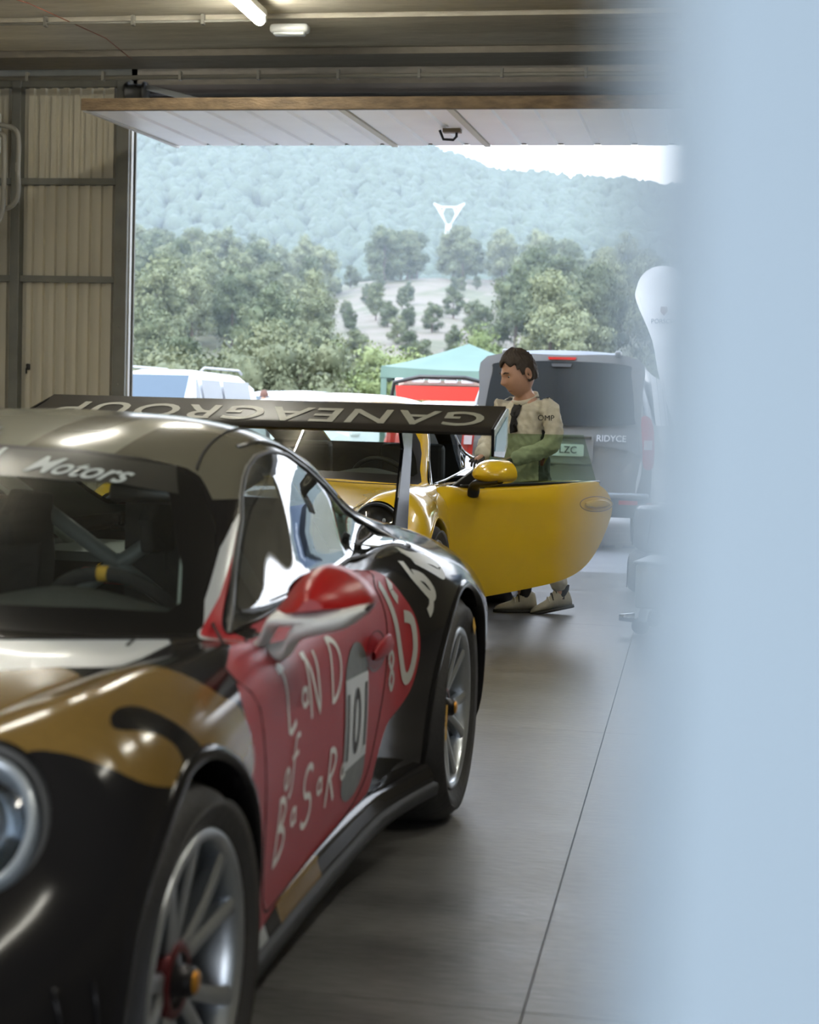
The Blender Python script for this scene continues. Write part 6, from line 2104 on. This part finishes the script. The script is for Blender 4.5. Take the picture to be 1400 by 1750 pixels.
def leaf_cloud(centers, radii, n, size, seed, flat=.8):
    r_ = np.random.default_rng(seed)
    vs, fs = [], []
    wts = np.array(radii) ** 2; wts = wts / wts.sum()
    idx = r_.choice(len(centers), n, p=wts)
    for k, i in enumerate(idx):
        d = r_.normal(0, 1, 3); d /= np.linalg.norm(d)
        rad = radii[i] * (.55 + .62 * r_.random())
        p = np.array(centers[i]) + d * rad * np.array([1, 1, flat])
        a = r_.normal(0, 1, 3); a /= np.linalg.norm(a)
        nrm = d * .8 + a * 1.0; nrm /= np.linalg.norm(nrm)
        u = np.cross(nrm, r_.normal(0, 1, 3)); u /= np.linalg.norm(u); w = np.cross(nrm, u)
        s_ = size * (.6 + .8 * r_.random())
        b = len(vs)
        vs += [tuple(p - u * s_), tuple(p + w * s_ * .6), tuple(p + u * s_), tuple(p - w * s_ * .6)]
        fs.append((b, b + 1, b + 2, b + 3))
    return vs, fs
def make_tree(kind, seed):
    """crown and trunk meshes, unit tree about 7 m tall"""
    r_ = np.random.default_rng(seed)
    cs, rs = [], []
    if kind == 'pine':
        for k in range(22):
            h = 1.4 + 5.2 * r_.random()
            sp = 1.7 * math.sin(min(1, (7.4 - h) / 4.0) * 1.5)
            a = r_.random() * 6.28
            cs.append((sp * math.cos(a) * r_.random() ** .5, sp * math.sin(a) * r_.random() ** .5, h)); rs.append(.6 + .5 * r_.random())
    else:
        for k in range(13):
            a = r_.random() * 6.28; q = r_.random() ** .5 * 1.9
            cs.append((q * math.cos(a), q * math.sin(a), .9 + 2.4 * r_.random() * (1 - q / 3))); rs.append(.65 + .5 * r_.random())
    vs, fs = leaf_cloud(cs, rs, 6500 if kind == 'pine' else 9000, .105 if kind == 'pine' else .065, seed)
    core = MB()
    crown = MB().add(vs, fs)
    for c_, q in zip(cs, rs):
        V = iv * (1 + r_.normal(0, .10, (len(iv), 1))) * q * .60 * np.array([1, 1, .82]) + np.array(c_)
        crown.add([tuple(v) for v in V], [tuple(t) for t in itri], True)
    cm = crown.mesh('crown')
    tk = MB().tube([(0, 0, -.6), (.05, .03, 1.5), (-.03, .06, 3.2), (.05, 0, 5.2)] if kind == 'pine' else [(0, 0, -.4), (.03, 0, 1.0), (0, .05, 2.2)], [.16, .13, .09, .04] if kind == 'pine' else [.12, .09, .05], 8).mesh('trunk')
    return cm, tk
protos = {'olive': [make_tree('bush', s_) for s_ in (8, 9, 10)], 'pine': [make_tree('pine', s_) for s_ in (1, 2, 3, 4)], 'bush': [make_tree('bush', s_) for s_ in (5, 6, 7)]}
def place_tree(kind, name, x, y, z, sc, label, group, cat, m):
    cm, tk = protos[kind][int(rng.integers(len(protos[kind])))]
    o = empty(name, (x, y, z), float(rng.random() * 6.28))
    o.scale = (sc * rng.uniform(.9, 1.15), sc * rng.uniform(.9, 1.15), sc * rng.uniform(.88, 1.12))
    a = link('crown', cm, None, o)
    if not len(cm.materials): cm.materials.append(m)
    b = link('trunk', tk, None, o)
    if not len(tk.materials): tk.materials.append(M_bark)
    return tag(o, label, cat, group)
cnt = 0
spots = []
tries = 0
while cnt < 230 and tries < 6000:
    tries += 1
    y = 66 + 128 * rng.random() ** .7
    t = -.40 + .43 * rng.random()
    x = t * y
    h = float(slope_h(np.array(x), np.array(shade(y))))
    e = (h - CAM_H) / y
    sc = .55 + .35 * rng.random()
    if -.234 < t < -.112 and e < .082 and (h + 7 * sc - CAM_H) / y > .046:
        if rng.random() > .55: continue
        sc *= .42
    if any((x - a) ** 2 + (y - b) ** 2 < (2.5) ** 2 for a, b in spots): continue
    spots.append((x, y))
    lf = t < -.20
    place_tree('pine', 'pine_tree', x, y, h - .2, sc, 'grey-green pine on the wooded slope left of the sandy cliff' if lf else 'grey-green pine on the wooded slope right of the sandy cliff', 'pines left of the sandy cliff' if lf else 'pines right of the sandy cliff', 'tree', M_pine)
    cnt += 1
cnt = 0; tries = 0
while cnt < 46 and tries < 3000:
    tries += 1
    y = 46 + 26 * rng.random()
    t = -.40 + .40 * rng.random()
    x = t * y
    if any((x - a) ** 2 + (y - b) ** 2 < 2.6 ** 2 for a, b in spots): continue
    spots.append((x, y))
    pale = -.235 < t < -.13
    place_tree('bush' if pale else 'olive', 'leafy_bush', x, y, -.1 + max(0, y - 60) * .1, .75 + .5 * rng.random(), 'pale green leafy bush at the foot of the slope behind the gazebo' if pale else 'leafy green bush at the foot of the wooded slope', 'bushes behind the gazebo' if pale else 'bushes at the foot of the slope', 'bush', M_bush if pale else M_olive_b)
    cnt += 1

# power pylon on the hill
py = empty('power_pylon', (-93.0, 600, 65.3))
py.scale = (1.45, 1.45, 1.45)
M_pyl = mat('galvanised_lattice', (.55, .58, .6), .5)
sp_ = [((-1.1, 0, 0), (-.5, 0, 5)), ((1.1, 0, 0), (.5, 0, 5)), ((-.5, 0, 5), (-3.2, 0, 9.5)), ((.5, 0, 5), (3.2, 0, 9.5)), ((-3.2, 0, 9.5), (3.2, 0, 9.5)), ((-3.2, 0, 9.5), (-4.0, 0, 10.4)), ((3.2, 0, 9.5), (4.0, 0, 10.4)), ((-4, 0, 10.4), (-2, 0, 9.5)), ((4, 0, 10.4), (2, 0, 9.5)), ((-.5, 0, 5), (.5, 0, 5)), ((-1.1, 0, 0), (.5, 0, 5)), ((1.1, 0, 0), (-.5, 0, 5)), ((-2.0, 0, 7.4), (-1.2, 0, 9.5)), ((2.0, 0, 7.4), (1.2, 0, 9.5)), ((-1.0, 0, 5.9), (-2.6, 0, 9.5)), ((1.0, 0, 5.9), (2.6, 0, 9.5)), ((-1.1, 0, 0), (-1.6, 0, -14)), ((1.1, 0, 0), (1.6, 0, -14))]
for a, b in sp_:
    MB().tube([a, b], .16, 5).build('lattice_bar', M_pyl, py)
tag(py, 'pale lattice power pylon on the hillside', 'pylon')

# haze over the valley
def haze(name, c, sz, dens, label):
    hz = MB().box(c, sz).build(name, None)
    hm = bpy.data.materials.new(name); hm.use_nodes = True
    nt = hm.node_tree; nt.nodes.clear()
    oo = nt.nodes.new('ShaderNodeOutputMaterial'); vs_ = nt.nodes.new('ShaderNodeVolumeScatter')
    vs_.inputs['Color'].default_value = (.74, .87, 1.0, 1); vs_.inputs['Density'].default_value = dens
    nt.links.new(vs_.outputs[0], oo.inputs['Volume'])
    hz.data.materials.append(hm)
    tag(hz, label, 'haze', kind='stuff')
haze('valley_haze', (-60, 660, 120), (1500, 900, 330), .000075, 'bluish haze hanging over the far hillside')
haze('slope_haze', (-20, 127, 30), (260, 160, 66), .0009, 'thin haze over the wooded slope')
